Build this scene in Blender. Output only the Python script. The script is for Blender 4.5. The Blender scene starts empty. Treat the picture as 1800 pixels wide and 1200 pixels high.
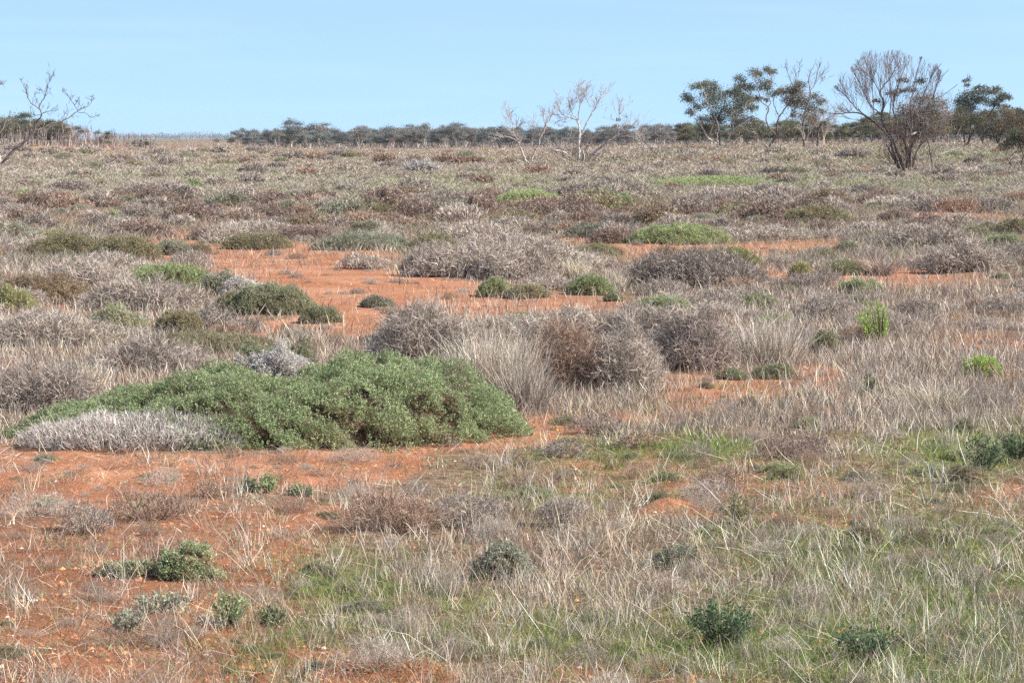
import bpy, math
import numpy as np

S = bpy.context.scene
COL = S.collection
FPX = 4420.0          # focal length in photo pixels (photo is 1800 wide)
CAMH = 2.5
HORIZ = 243.0
PITCH = math.atan((600 - HORIZ) / FPX)
PIXR = 1.0 / 2514.0   # metres per render pixel per metre of distance

# ------------------------------------------------------------------ noise
def _hash(ix, iy, seed):
    h = (ix.astype(np.int64) * 374761393 + iy.astype(np.int64) * 668265263 + seed * 1274126177) & 0xFFFFFFFF
    h = ((h ^ (h >> 13)) * 1274126177) & 0xFFFFFFFF
    h = h ^ (h >> 16)
    return (h & 0xFFFFFF) / float(0xFFFFFF)

def vnoise(x, y, seed=0):
    x = np.asarray(x, float); y = np.asarray(y, float)
    ix = np.floor(x); iy = np.floor(y)
    fx = x - ix; fy = y - iy
    fx = fx * fx * (3 - 2 * fx); fy = fy * fy * (3 - 2 * fy)
    a = _hash(ix, iy, seed); b = _hash(ix + 1, iy, seed)
    c = _hash(ix, iy + 1, seed); d = _hash(ix + 1, iy + 1, seed)
    return (a + (b - a) * fx) * (1 - fy) + (c + (d - c) * fx) * fy

def fbm(x, y, seed=0, octs=4):
    s = 0.0; amp = 0.5; tot = 0.0
    for k in range(octs):
        s = s + amp * vnoise(np.asarray(x) * 2 ** k, np.asarray(y) * 2 ** k, seed + 17 * k)
        tot += amp; amp *= 0.5
    return s / tot

def sstep(a, b, x):
    t = np.clip((x - a) / (b - a), 0, 1)
    return t * t * (3 - 2 * t)

# ------------------------------------------------------------------ terrain
TD = np.array([0, 60, 100, 160, 200, 230, 260, 320, 420, 520, 700, 1500, 9000.])
TP = np.array([-3000, 0, 300, 600, 900, 1100, 1260, 1600, 1800, 4000.])
TZ = np.array([
    #0   60   100  160   200   230   260   320   420   520   700  1500 9000
    [0, 0.0, 0.00, 0.12, 0.36, 0.45, 0.55, 0.80, 1.10, 1.12, 1.10, 0.6, 0],   # -3000
    [0, 0.0, 0.00, 0.12, 0.36, 0.45, 0.55, 0.80, 1.10, 1.12, 1.00, 0.5, 0],   # 0
    [0, 0.0, 0.00, 0.02, 0.08, 0.12, 0.17, 0.25, 0.35, 0.35, 0.25, 0.1, 0],   # 300
    [0, 0.0, 0.00, 0.00, 0.05, 0.10, 0.10, 0.05, 0.00,-0.05,-0.20, 0.0, 0],   # 600
    [0, 0.0, 0.00, 0.02, 0.14, 0.26, 0.28, 0.25, 0.15, 0.05,-0.10, 0.0, 0],   # 900
    [0, 0.0, 0.00, 0.06, 0.24, 0.50, 0.75, 0.85, 0.70, 0.50, 0.30, 0.1, 0],   # 1100
    [0, 0.0, 0.02, 0.16, 0.60, 1.20, 1.62, 1.85, 1.70, 1.40, 1.00, 0.4, 0],   # 1260
    [0, 0.0, 0.04, 0.36, 0.90, 1.35, 1.68, 1.95, 2.00, 1.90, 1.50, 0.5, 0],   # 1600
    [0, 0.0, 0.06, 0.40, 0.95, 1.40, 1.75, 2.05, 2.10, 2.00, 1.60, 0.5, 0],   # 1800
    [0, 0.0, 0.06, 0.40, 0.95, 1.40, 1.75, 2.05, 2.10, 2.00, 1.60, 0.5, 0],   # 4000
])
def macro(x, y):
    x = np.asarray(x, float); y = np.asarray(y, float)
    d = np.clip(np.hypot(x, y), 0, 8999)
    p = np.clip(900 + FPX * x / np.maximum(np.abs(y), 0.3 * d + 1e-3), -2999, 3999)
    i = np.clip(np.searchsorted(TD, d) - 1, 0, len(TD) - 2)
    j = np.clip(np.searchsorted(TP, p) - 1, 0, len(TP) - 2)
    fd = (d - TD[i]) / (TD[i + 1] - TD[i]); fp = (p - TP[j]) / (TP[j + 1] - TP[j])
    fp = fp * fp * (3 - 2 * fp)
    a = TZ[j, i] * (1 - fd) + TZ[j, i + 1] * fd
    b = TZ[j + 1, i] * (1 - fd) + TZ[j + 1, i + 1] * fd
    return a * (1 - fp) + b * fp

MOUNDS = []   # (x, y, rx, ry, h)
def H(x, y):
    x = np.asarray(x, float); y = np.asarray(y, float)
    d = np.hypot(x, y)
    z = macro(x, y)
    near = 1 - sstep(60, 400, d)
    z = z + (fbm(x / 3.1, y / 3.1, 5, 3) - 0.5) * 0.16 * near * sstep(3, 9, d)
    z = z + (fbm(x / 0.45, y / 0.45, 9, 3) - 0.5) * 0.07 * (1 - sstep(20, 60, d))
    z = z + (fbm(x / 26., y / 26., 11, 2) - 0.5) * 0.30 * sstep(40, 120, d) * (1 - sstep(600, 2000, d))
    for (mx, my, rx, ry, h) in MOUNDS:
        q = ((x - mx) / rx) ** 2 + ((y - my) / ry) ** 2
        z = z + h * np.exp(-q * 1.2) * (0.7 + 0.6 * fbm(x / 0.2, y / 0.2, 21, 2))
    return z

CT, ST = math.cos(PITCH), math.sin(PITCH)
def project(x, y, z):
    zz = z - CAMH
    f = y * CT - zz * ST
    u = y * ST + zz * CT
    f = np.maximum(f, 0.05)
    return 900 + FPX * x / f, 600 - FPX * u / f

def ground_at(px, py):
    """world point of the ground seen at photo pixel (px, py); arrays"""
    px = np.atleast_1d(np.asarray(px, float)); py = np.atleast_1d(np.asarray(py, float))
    xc = (px - 900) / FPX; yc = (600 - py) / FPX
    dx = xc; dy = CT + yc * ST; dz = -ST + yc * CT
    ts = np.concatenate([np.arange(4, 60, 0.5), np.geomspace(60, 8000, 260)])
    t = np.full(px.shape, 8000.0); lo = np.full(px.shape, 3.0); done = np.zeros(px.shape, bool)
    for s in ts:
        below = (CAMH + dz * s < macro(dx * s, dy * s)) & ~done
        t[below] = s; done |= below
        lo[~done] = s
    hi = t.copy()
    for _ in range(14):
        m = 0.5 * (lo + hi)
        b = CAMH + dz * m < H(dx * m, dy * m)
        hi = np.where(b, m, hi); lo = np.where(b, lo, m)
    x, y = dx * hi, dy * hi
    return x, y, H(x, y)

def spot(px, py):
    x, y, z = ground_at(px, py)
    return float(x[0]), float(y[0]), float(z[0])

def add_mound(px, py, wpx, depth, h):
    x, y, z = spot(px, py)
    MOUNDS.append((x, y, wpx * y / FPX / 2, depth, h))
_m = [(1185, 905, 130, 0.28, 0.10), (1400, 925, 150, 0.25, 0.07), (90, 1180, 170, 0.35, 0.06), (520, 850, 80, 0.3, 0.06),
      (160, 845, 90, 0.35, 0.10), (700, 1185, 200, 0.18, 0.10), (460, 1205, 80, 0.25, 0.05), (1740, 855, 80, 0.3, 0.08),
      (300, 1100, 160, 0.4, 0.05), (1230, 690, 120, 0.5, 0.06)]
_ms = []
for a in _m:
    x, y, z = spot(a[0], a[1]); _ms.append((x, y, a[2] * y / FPX / 2, a[3], a[4]))
MOUNDS += _ms

# ------------------------------------------------------------------ cover maps, laid out on the plan of the ground
CS = 4
MW, MH = 2400 // CS, 1240 // CS          # photo px from -300 to 2100
gx, gy = np.meshgrid(np.arange(MW) * CS - 300 + CS / 2, np.arange(MH) * CS + CS / 2)

def poly_mask(pts):
    pts = np.array(pts, float); m = np.zeros(gx.shape, bool)
    n = len(pts); j = n - 1
    for i in range(n):
        xi, yi = pts[i]; xj, yj = pts[j]
        c = ((yi > gy) != (yj > gy)) & (gx < (xj - xi) * (gy - yi) / (yj - yi + 1e-9) + xi)
        m ^= c; j = i
    return m.astype(float)

def ell(cx, cy, rx, ry, p=2.0):
    return np.exp(-(np.abs((gx - cx) / rx) ** p + np.abs((gy - cy) / ry) ** p))

def blur(a, kx, ky):
    for ax, k in ((1, kx), (0, ky)):
        if k < 1: continue
        for _ in range(2):
            pad = [(0, 0), (0, 0)]; pad[ax] = (k, k)
            c = np.cumsum(np.pad(a, pad, mode='edge'), axis=ax)
            n = a.shape[ax]
            hi = np.take(c, np.arange(2 * k, n + 2 * k), axis=ax)
            lo = np.take(np.concatenate([np.zeros_like(np.take(c, [0], axis=ax)), c], axis=ax), np.arange(0, n), axis=ax)
            a = (hi - lo) / (2 * k + 1)
    return a

bare = np.zeros(gx.shape)
def addbare(pts, v=1.0, kx=2, ky=1):
    global bare
    bare = np.maximum(bare, blur(poly_mask(pts), kx, ky) * v)
addbare([(190,470),(240,424),(340,422),(380,432),(520,424),(560,438),(700,442),(720,468),(640,475),(760,485),(840,495),
         (830,520),(760,530),(700,545),(690,595),(640,595),(560,580),(440,588),(420,575),(545,548),(500,510),(450,490),(360,480),(350,470),(240,468)])
addbare([(690,520),(830,500),(1090,520),(1120,545),(1000,560),(860,560),(760,560),(690,600),(660,590)], 0.6, 4, 2)
addbare([(940,418),(1100,426),(1290,430),(1480,420),(1475,442),(1330,455),(1375,480),(1470,470),(1480,455),(1700,480),(1460,500),(1340,485),(1200,452),(1080,472),(1060,442),(960,425)], 0.95)
addbare([(-300,347),(90,349),(95,357),(40,362),(-300,360)], 0.9, 2, 0)
addbare([(40,533),(130,536),(130,546),(40,550)], 0.8)
addbare([(1110,365),(1180,368),(1170,376),(1120,375)], 0.9, 2, 0)
addbare([(1600,375),(1700,372),(1800,382),(1900,380),(1900,390),(1600,385)], 0.7, 2, 0)
addbare([(1750,418),(2100,410),(2100,425),(1760,430)], 0.8, 2, 0)
addbare([(1510,292),(1550,292),(1540,299),(1510,298)], 0.8, 1, 0)
addbare([(200,404),(420,408),(420,418),(240,420)], 0.6, 3, 0)
addbare([(60,380),(180,378),(240,386),(100,390)], 0.5, 3, 0)
addbare([(440,350),(560,348),(540,356),(440,358)], 0.6, 3, 0)
addbare([(0,255),(235,255),(235,262),(120,264),(-200,262)], 0.45, 3, 0)
addbare([(700,380),(900,372),(900,380),(720,390)], 0.4, 3, 0)
addbare([(-300,783),(0,785),(400,800),(600,788),(930,735),(1180,725),(1240,700),(1480,668),(1490,690),(1300,722),(1100,755),
         (900,790),(760,800),(720,835),(560,858),(400,850),(200,890),(0,905),(-300,910)], 0.95, 3, 2)
addbare([(1180,650),(1320,655),(1480,640),(1500,670),(1240,708),(1140,694)], 0.95, 4, 2)
addbare([(1100,560),(1420,566),(1560,580),(1430,590),(1200,580)], 0.4, 6, 2)
addbare([(1380,470),(1700,474),(1790,500),(1500,512),(1400,490)], 0.5, 6, 2)
addbare([(1660,590),(2100,590),(2100,620),(1640,620)], 0.55, 5, 2)
addbare([(-300,890),(200,880),(560,860),(700,900),(520,980),(560,1060),(430,1130),(540,1140),(820,1200),(300,1240),(-300,1240)], 0.52, 10, 8)
addbare([(-300,1090),(60,1100),(150,1130),(130,1190),(-300,1190)], 0.9, 4, 4)
addbare([(480,1130),(600,1140),(800,1180),(820,1240),(640,1240),(480,1160)], 0.85, 3, 3)
addbare([(400,1170),(450,1150),(510,1240),(400,1240)], 0.9, 3, 3)
addbare([(1130,885),(1180,872),(1265,890),(1260,908),(1130,905)], 1.0, 3, 2)
addbare([(1330,900),(1560,905),(1560,925),(1330,920)], 0.7, 4, 2)
addbare([(1000,790),(1250,800),(1560,830),(1560,900),(1100,880),(900,850)], 0.45, 12, 6)
addbare([(1680,840),(2100,830),(2100,900),(1700,900)], 0.5, 8, 4)
addbare([(960,1150),(1400,1170),(1400,1215),(900,1215)], 0.45, 8, 4)

greenm = (0.85 * ell(1700, 1080, 330, 140) + 0.6 * ell(1350, 1150, 320, 60) + 0.75 * ell(1740, 790, 190, 60) + 0.32 * ell(880, 1120, 360, 45)
          + 0.6 * ell(620, 1010, 120, 35) + 0.5 * ell(1120, 800, 200, 50) + 0.35 * ell(960, 870, 120, 40) + 0.3 * ell(1300, 700, 200, 30)
          + 0.75 * ell(1250, 790, 60, 25) + 0.5 * ell(470, 1160, 60, 40) + 0.4 * ell(1500, 960, 220, 60) + 0.35 * ell(700, 1060, 200, 40)
          + 0.45 * ell(1250, 318, 160, 8) + 0.35 * ell(1500, 320, 300, 16) + 0.3 * ell(950, 340, 300, 20) + 0.35 * ell(1700, 270, 160, 16)
          + 0.25 * ell(500, 310, 300, 20) + 0.3 * ell(640, 350, 300, 20) + 0.5 * ell(300, 600, 160, 16) + 0.3 * ell(60, 310, 200, 15))
greenm = np.clip(greenm, 0, 1)
dry = np.full(gx.shape, 0.55)
dry = dry + 0.45 * ell(1500, 600, 420, 110) + 0.4 * ell(1250, 1000, 500, 120) + 0.4 * ell(1650, 900, 280, 200) + 0.35 * ell(820, 1000, 200, 90)
dry = dry + 0.3 * sstep(340, 270, gy) - 0.15 * ell(150, 1050, 300, 120) + 0.3 * ell(900, 660, 120, 60) + 0.3 * ell(1600, 340, 300, 40)
dry = np.clip(dry * (1 - 0.92 * bare), 0.0, 1.2)
redm = np.clip(0.8 * ell(850, 375, 460, 22) + 0.5 * ell(1200, 385, 200, 14) + 0.4 * ell(400, 395, 200, 14), 0, 1)

def sample(mask, px, py, warp=True):
    px = np.asarray(px, float); py = np.asarray(py, float)
    if warp:
        px = px + (fbm(px / 34, py / 14, 31, 3) - 0.5) * 60
        py = py + (fbm(px / 40, py / 12, 37, 3) - 0.5) * np.clip((py - 243) * 0.06, 2, 24)
    u = np.clip((px + 300) / CS - 0.5, 0, MW - 1.001); v = np.clip(py / CS - 0.5, 0, MH - 1.001)
    i = u.astype(int); j = v.astype(int); fu = u - i; fv = v - j
    return (mask[j, i] * (1 - fu) + mask[j, i + 1] * fu) * (1 - fv) + (mask[j + 1, i] * (1 - fu) + mask[j + 1, i + 1] * fu) * fv

# ------------------------------------------------------------------ materials
def srgb(r, g, b):
    return tuple(((c / 255.0) / 12.92 if c / 255.0 <= 0.04045 else ((c / 255.0 + 0.055) / 1.055) ** 2.4) for c in (r, g, b))

def new_mat(name):
    m = bpy.data.materials.new(name); m.use_nodes = True
    nt = m.node_tree; nt.nodes.clear()
    return m, nt, nt.nodes.new('ShaderNodeOutputMaterial')

def plant_mat(name, transl=0.25, vary=0.12):
    m, nt, out = new_mat(name)
    at = nt.nodes.new('ShaderNodeAttribute'); at.attribute_name = 'col'
    oi = nt.nodes.new('ShaderNodeObjectInfo')
    mr = nt.nodes.new('ShaderNodeMapRange'); mr.inputs[3].default_value = 1 - vary; mr.inputs[4].default_value = 1 + vary
    nt.links.new(oi.outputs['Random'], mr.inputs[0])
    mu = nt.nodes.new('ShaderNodeVectorMath'); mu.operation = 'SCALE'
    nt.links.new(at.outputs['Color'], mu.inputs[0]); nt.links.new(mr.outputs[0], mu.inputs['Scale'])
    d = nt.nodes.new('ShaderNodeBsdfDiffuse'); nt.links.new(mu.outputs[0], d.inputs[0])
    t = nt.nodes.new('ShaderNodeBsdfTranslucent'); nt.links.new(mu.outputs[0], t.inputs[0])
    mx = nt.nodes.new('ShaderNodeMixShader'); mx.inputs[0].default_value = transl
    nt.links.new(d.outputs[0], mx.inputs[1]); nt.links.new(t.outputs[0], mx.inputs[2]); nt.links.new(mx.outputs[0], out.inputs[0])
    return m

M_LEAF = plant_mat('leaf_surface', 0.28)
M_TWIG = plant_mat('dry_twig_surface', 0.12)
M_WOOD = plant_mat('weathered_wood', 0.0, 0.05)

def ground_mat():
    m, nt, out = new_mat('red_sandy_soil')
    N = nt.nodes.new; L = nt.links.new
    geo = N('ShaderNodeNewGeometry')
    at = N('ShaderNodeAttribute'); at.attribute_name = 'cover'
    sep = N('ShaderNodeSeparateColor'); L(at.outputs['Color'], sep.inputs[0])
    def noise(scale, detail=4, rough=0.6):
        n = N('ShaderNodeTexNoise'); n.inputs['Scale'].default_value = scale; n.inputs['Detail'].default_value = detail
        n.inputs['Roughness'].default_value = rough; L(geo.outputs['Position'], n.inputs['Vector']); return n
    def ramp(n, stops):
        r = N('ShaderNodeValToRGB'); e = r.color_ramp.elements
        while len(e) < len(stops): e.new(0.5)
        for k, (p, c) in enumerate(stops):
            e[k].position = p; e[k].color = (*c, 1)
        L(n, r.inputs[0]); return r
    def mix(f, a, b, mode='MIX'):
        x = N('ShaderNodeMix'); x.data_type = 'RGBA'; x.blend_type = mode
        if isinstance(f, float): x.inputs[0].default_value = f
        else: L(f, x.inputs[0])
        L(a, x.inputs[6]); L(b, x.inputs[7]); return x.outputs[2]
    n1 = noise(0.9, 5); n2 = noise(14, 5, 0.7); n3 = noise(70, 3, 0.7); n4 = noise(3.2, 5, 0.65)
    soil = ramp(n1.outputs[0], [(0.3, srgb(160, 109, 81)), (0.5, srgb(173, 122, 94)), (0.7, srgb(190, 143, 115))])
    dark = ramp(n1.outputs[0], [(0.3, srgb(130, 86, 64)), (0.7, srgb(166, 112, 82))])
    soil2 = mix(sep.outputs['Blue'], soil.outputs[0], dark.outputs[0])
    speck = ramp(n2.outputs[0], [(0.30, (0.58, 0.52, 0.48)), (0.5, (1, 1, 1)), (0.72, (1.14, 1.12, 1.1))])
    soil3 = mix(0.75, soil2, speck.outputs[0], 'MULTIPLY')
    litter = ramp(n2.outputs[0], [(0.3, srgb(86, 66, 53)), (0.5, srgb(132, 106, 86)), (0.7, srgb(170, 148, 126))])
    herb = ramp(n2.outputs[0], [(0.3, srgb(74, 88, 44)), (0.7, srgb(128, 138, 82))])
    lit2 = mix(sep.outputs['Green'], litter.outputs[0], herb.outputs[0])
    # litter lies in patches whose edge is broken by noise
    a = N('ShaderNodeMath'); a.operation = 'MULTIPLY_ADD'; L(n4.outputs[0], a.inputs[0]); a.inputs[1].default_value = 1.3
    L(sep.outputs['Red'], a.inputs[2])
    mr = N('ShaderNodeMapRange'); mr.inputs[1].default_value = 0.85; mr.inputs[2].default_value = 1.25; L(a.outputs[0], mr.inputs[0])
    base = mix(mr.outputs[0], lit2, soil3)
    b = N('ShaderNodeBsdfDiffuse'); L(base, b.inputs[0])
    bm = N('ShaderNodeBump'); bm.inputs['Strength'].default_value = 0.7; bm.inputs['Distance'].default_value = 0.035
    ad = N('ShaderNodeMath'); ad.operation = 'ADD'; L(n2.outputs[0], ad.inputs[0]); L(n3.outputs[0], ad.inputs[1])
    L(ad.outputs[0], bm.inputs['Height']); L(bm.outputs[0], b.inputs['Normal'])
    L(b.outputs[0], out.inputs[0])
    return m

# ------------------------------------------------------------------ mesh helpers
def link(o, parent=None):
    COL.objects.link(o)
    if parent is not None: o.parent = parent
    return o

def mesh_from(name, V, F, C, mat):
    V = np.ascontiguousarray(V, np.float32); F = np.ascontiguousarray(F, np.int32)
    me = bpy.data.meshes.new(name)
    me.vertices.add(len(V)); me.vertices.foreach_set('co', V.ravel())
    me.loops.add(F.size); me.loops.foreach_set('vertex_index', F.ravel())
    me.polygons.add(len(F)); me.polygons.foreach_set('loop_start', np.arange(0, F.size, 3, dtype=np.int32))
    me.update(calc_edges=True)
    a = me.attributes.new('col', 'FLOAT_COLOR', 'FACE')
    c4 = np.ones((len(F), 4), np.float32); c4[:, :3] = C
    a.data.foreach_set('color', c4.ravel())
    me.materials.append(mat)
    return me

class TB:
    """collects triangles"""
    def __init__(s): s.V = []; s.F = []; s.C = []; s.n = 0
    def add(s, V, F, C):
        s.V.append(V); s.F.append(F + s.n); s.C.append(np.broadcast_to(C, (len(F), 3))); s.n += len(V)
    def mesh(s, name, mat):
        return mesh_from(name, np.concatenate(s.V), np.concatenate(s.F), np.concatenate(s.C), mat)
    def obj(s, name, mat, parent=None):
        return link(bpy.data.objects.new(name, s.mesh(name, mat)), parent)
    def tris(s, A, B, C_, col):
        n = len(A); V = np.stack([A, B, C_], 1).reshape(-1, 3)
        s.add(V, np.arange(3 * n).reshape(n, 3), col)
    def strokes(s, P0, P1, w, col, rng, bend=0.0):
        n = len(P0)
        if n == 0: return
        w = np.broadcast_to(np.asarray(w, float), (n,))[:, None]
        d = P1 - P0
        sd = np.cross(d, rng.normal(size=(n, 3))); sd /= np.linalg.norm(sd, axis=1, keepdims=True) + 1e-9
        sd = sd * w * 0.5
        col = np.broadcast_to(col, (n, 3))
        if bend <= 0:
            s.tris(P0 - sd, P0 + sd, P1, col); return
        L = np.linalg.norm(d, axis=1, keepdims=True)
        Pm = P0 + d * 0.55 + rng.normal(size=(n, 3)) * L * bend + np.array([0, 0, 0.5]) * L * bend
        V = np.stack([P0 - sd, P0 + sd, Pm - sd * 0.8, Pm + sd * 0.8, P1], 1).reshape(-1, 3)
        b = np.arange(n)[:, None, None] * 5
        F = (b + np.array([[0, 1, 2], [1, 3, 2], [2, 3, 4]])[None]).reshape(-1, 3)
        s.add(V, F, np.repeat(col, 3, 0))
    def tube(s, pts, rad, col, sides=6):
        pts = np.asarray(pts, float); rad = np.asarray(rad, float); n = len(pts)
        t = np.gradient(pts, axis=0); t /= np.linalg.norm(t, axis=1, keepdims=True) + 1e-9
        ref = np.array([0.31, 0.9, 0.2]); a = np.cross(t, ref); a /= np.linalg.norm(a, axis=1, keepdims=True) + 1e-9
        b = np.cross(t, a)
        th = np.arange(sides) * 2 * math.pi / sides
        V = pts[:, None] + rad[:, None, None] * (a[:, None] * np.cos(th)[None, :, None] + b[:, None] * np.sin(th)[None, :, None])
        V = V.reshape(-1, 3); F = []
        i = np.arange(n - 1)[:, None] * sides; k = np.arange(sides)[None]; k2 = (k + 1) % sides
        q = np.stack([i + k, i + k2, i + sides + k2, i + k, i + sides + k2, i + sides + k], -1).reshape(-1, 3)
        s.add(V, q, col)

def tag(o, label, cat, group=None, kind=None):
    if label: o['label'] = label
    if cat: o['category'] = cat
    if group: o['group'] = group
    if kind: o['kind'] = kind
    return o

def empty(name, loc):
    o = bpy.data.objects.new(name, None); o.location = loc; o.empty_display_size = 0.2
    return link(o)

def colmix(rng, cols, n, var=0.18, t=None):
    cols = np.array(cols, float)
    k = rng.integers(0, len(cols), n) if t is None else np.clip((t * len(cols)).astype(int), 0, len(cols) - 1)
    return cols[k] * (1 + rng.normal(size=(n, 1)) * var).clip(0.5, 1.6) * (1 + rng.normal(size=(n, 3)) * 0.03)

# ------------------------------------------------------------------ plants
PAL = {
 'green': [srgb(157,170,126), srgb(167,180,133), srgb(175,185,139), srgb(145,158,114), srgb(150,150,116)],
 'lime': [srgb(150,176,86), srgb(166,188,98), srgb(136,160,78), srgb(174,188,112)],
 'palestalk': [srgb(206,194,174), srgb(190,176,160), srgb(216,206,188), srgb(170,154,140), srgb(178,165,152)],
 'cotton': [srgb(96,112,84), srgb(108,122,92), srgb(120,130,102), srgb(84,100,74)],
 'bgreen': [srgb(162,174,120), srgb(172,182,130), srgb(152,164,114), srgb(176,180,134)],
 'yellow': [srgb(172,172,114), srgb(160,162,108), srgb(180,178,126), srgb(152,146,108)],
 'olive': [srgb(150,146,110), srgb(160,152,116), srgb(140,138,106), srgb(154,138,112)],
 'dgreen': [srgb(138,146,112), srgb(148,154,118), srgb(154,156,122), srgb(128,134,104), srgb(146,136,110)],
 'ggreen': [srgb(154,158,134), srgb(166,168,146), srgb(142,146,124), srgb(156,148,132)],
 'maroon': [srgb(150,124,116), srgb(162,136,126), srgb(138,114,108), srgb(164,150,136)],
 'brown': [srgb(152,130,108), srgb(164,142,118), srgb(140,120,100), srgb(158,144,112)],
 'silver': [srgb(206,198,190), srgb(192,184,176), srgb(214,208,200), srgb(176,164,155)],
 'grey': [srgb(178,165,152), srgb(190,176,162), srgb(164,150,138), srgb(202,188,172), srgb(148,132,120)],
 'dgrey': [srgb(152,139,129), srgb(166,153,142), srgb(136,122,113), srgb(182,168,154)],
 'straw': [srgb(212,200,176), srgb(198,184,160), srgb(222,212,192), srgb(182,166,144)],
 'rbrown': [srgb(168,142,122), srgb(154,128,112), srgb(182,158,138), srgb(144,120,104)],
}
PAL = {k: [tuple(c) for c in v] for k, v in PAL.items()}

def edge_of(th, seed, e):
    return 1 - e / 2 + e * fbm(np.cos(th) * 2.6 + seed, np.sin(th) * 2.6 + seed * 1.7, 3, 4)

def dome(rng, n, w, dp, h, lump, ls, seed, pw=2.4, prof=None, e=.5, rim=0.0):
    r = np.sqrt(rng.random(n))
    r = np.where(rng.random(n) < rim, 0.72 + .28 * rng.random(n), r); th = rng.random(n) * 2 * math.pi
    u = r * np.cos(th); v = r * np.sin(th)
    edge = edge_of(th, seed, e)
    x = u * w / 2 * edge; y = v * dp / 2 * edge
    p = np.clip(1 - r ** pw, 0, 1) ** 0.62
    if prof is not None:
        p = p * np.interp(u, prof[0], prof[1])
    nz = fbm(x / ls + seed * 3.1, y / ls + seed, 7, 3)
    z = h * p * (1 - lump + 2 * lump * nz) / (1 + lump * .45)
    return x, y, z, u, v, r

def leafy(rng, w, dp, h, n, leaf, cols, lump=0.35, ls=None, k=7, seed=0, prof=None, dead=None, dead_f=0.05, up=0.7, pw=2.4, patch=None, e=.5, gap=.36):
    """a mound of leaf sprigs and, under it, its woody heart"""
    ls = ls or max(0.16, 0.2 * h)
    n = int(n * 1.35)
    x, y, z, u, v, r = dome(rng, n, w, dp, h, lump, ls, seed, pw, prof, e, .3)
    fr = np.where((rng.random(n) < 0.75) & (r > .72), rng.random(n), 1 - np.abs(rng.normal(size=n)) * 0.13).clip(0.02, 1.06)
    g = fbm((x + z * fr * .7) / (ls * .55) + seed, (y + z * fr) / (ls * .55), 43, 3)
    k_ = (g > gap) | (rng.random(n) < .10)
    bul = 1 + lump * .7 * (fbm(np.arctan2(v, u) * max(w, dp) / ls * .5 + seed, z * fr / ls * 1.3, 51, 3) - .5)
    x = x * bul; y = y * bul
    x, y, z, u, v, r, fr = (q[k_] for q in (x, y, z, u, v, r, fr)); n = len(x)
    P = np.stack([x, y, z * fr + leaf * 0.5], 1)
    nrm = np.stack([u * 0.9 * h / max(w, .01) * 2, v * 0.9 * h / max(dp, .01) * 2, np.full(n, up)], 1) + rng.normal(size=(n, 3)) * 0.35
    nrm /= np.linalg.norm(nrm, axis=1, keepdims=True)
    t = fbm(x / (ls * 2.5) + 40 + seed, y / (ls * 2.5), 13, 2)
    c = colmix(rng, cols, n, 0.14) * (0.8 + 0.4 * t)[:, None]
    dm = rng.random(n) < dead_f
    if patch is not None:
        dm |= (fbm(x / patch[0] + seed, y / patch[0] + 9, 23, 3) > patch[1]) & (rng.random(n) < 0.75)
    if dead is not None: c[dm] = colmix(rng, dead, int(dm.sum()), 0.15)
    Pk = np.repeat(P, k, 0); Nk = np.repeat(nrm, k, 0); Ck = np.repeat(c, k, 0) * (1 + rng.normal(size=(n * k, 1)) * 0.1)
    s = leaf * (0.6 + 0.8 * rng.random((n * k, 1)))
    along = rng.random((n * k, 1))
    Q = Pk + Nk * (along - 0.4) * leaf * 3.2 + rng.normal(size=(n * k, 3)) * leaf * 0.45
    Q[:, 2] = np.maximum(Q[:, 2], 0.004)
    dr = Nk * 0.8 + rng.normal(size=(n * k, 3)) * 0.6; dr /= np.linalg.norm(dr, axis=1, keepdims=True)
    sd = np.cross(dr, rng.normal(size=(n * k, 3))); sd /= np.linalg.norm(sd, axis=1, keepdims=True) + 1e-9
    T = TB(); T.tris(Q - sd * s * 0.28, Q + sd * s * 0.28, Q + dr * s, Ck)
    # woody heart: stems that run from the root up under the leaves
    W = TB(); m = max(30, n // 3)
    x2, y2, z2, _, _, _ = dome(rng, m, w * 0.93, dp * 0.93, h * 0.86, lump, ls, seed, pw, prof, e)
    B = np.stack([x2 * 0.75, y2 * 0.75, np.zeros(m)], 1); E = np.stack([x2, y2, z2], 1)
    W.strokes(B, E, leaf * 0.5, colmix(rng, [srgb(96, 76, 62), srgb(120, 98, 82), srgb(80, 64, 54)], m, .12), rng)
    # a lumpy mass of stems fills the middle
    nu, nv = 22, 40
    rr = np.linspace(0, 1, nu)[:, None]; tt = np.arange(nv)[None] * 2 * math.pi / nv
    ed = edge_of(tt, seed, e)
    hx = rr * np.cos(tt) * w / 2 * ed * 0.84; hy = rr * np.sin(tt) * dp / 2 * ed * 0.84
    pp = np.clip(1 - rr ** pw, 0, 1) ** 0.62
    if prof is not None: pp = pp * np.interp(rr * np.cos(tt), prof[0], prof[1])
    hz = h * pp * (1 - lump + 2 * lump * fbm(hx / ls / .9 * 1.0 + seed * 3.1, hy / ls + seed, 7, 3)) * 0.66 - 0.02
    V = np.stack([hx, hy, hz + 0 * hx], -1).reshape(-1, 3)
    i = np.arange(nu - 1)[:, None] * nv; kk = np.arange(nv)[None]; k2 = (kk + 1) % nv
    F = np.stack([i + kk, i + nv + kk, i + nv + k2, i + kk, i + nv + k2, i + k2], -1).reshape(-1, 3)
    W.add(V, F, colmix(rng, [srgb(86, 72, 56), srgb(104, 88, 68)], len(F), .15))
    return T, W

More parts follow.
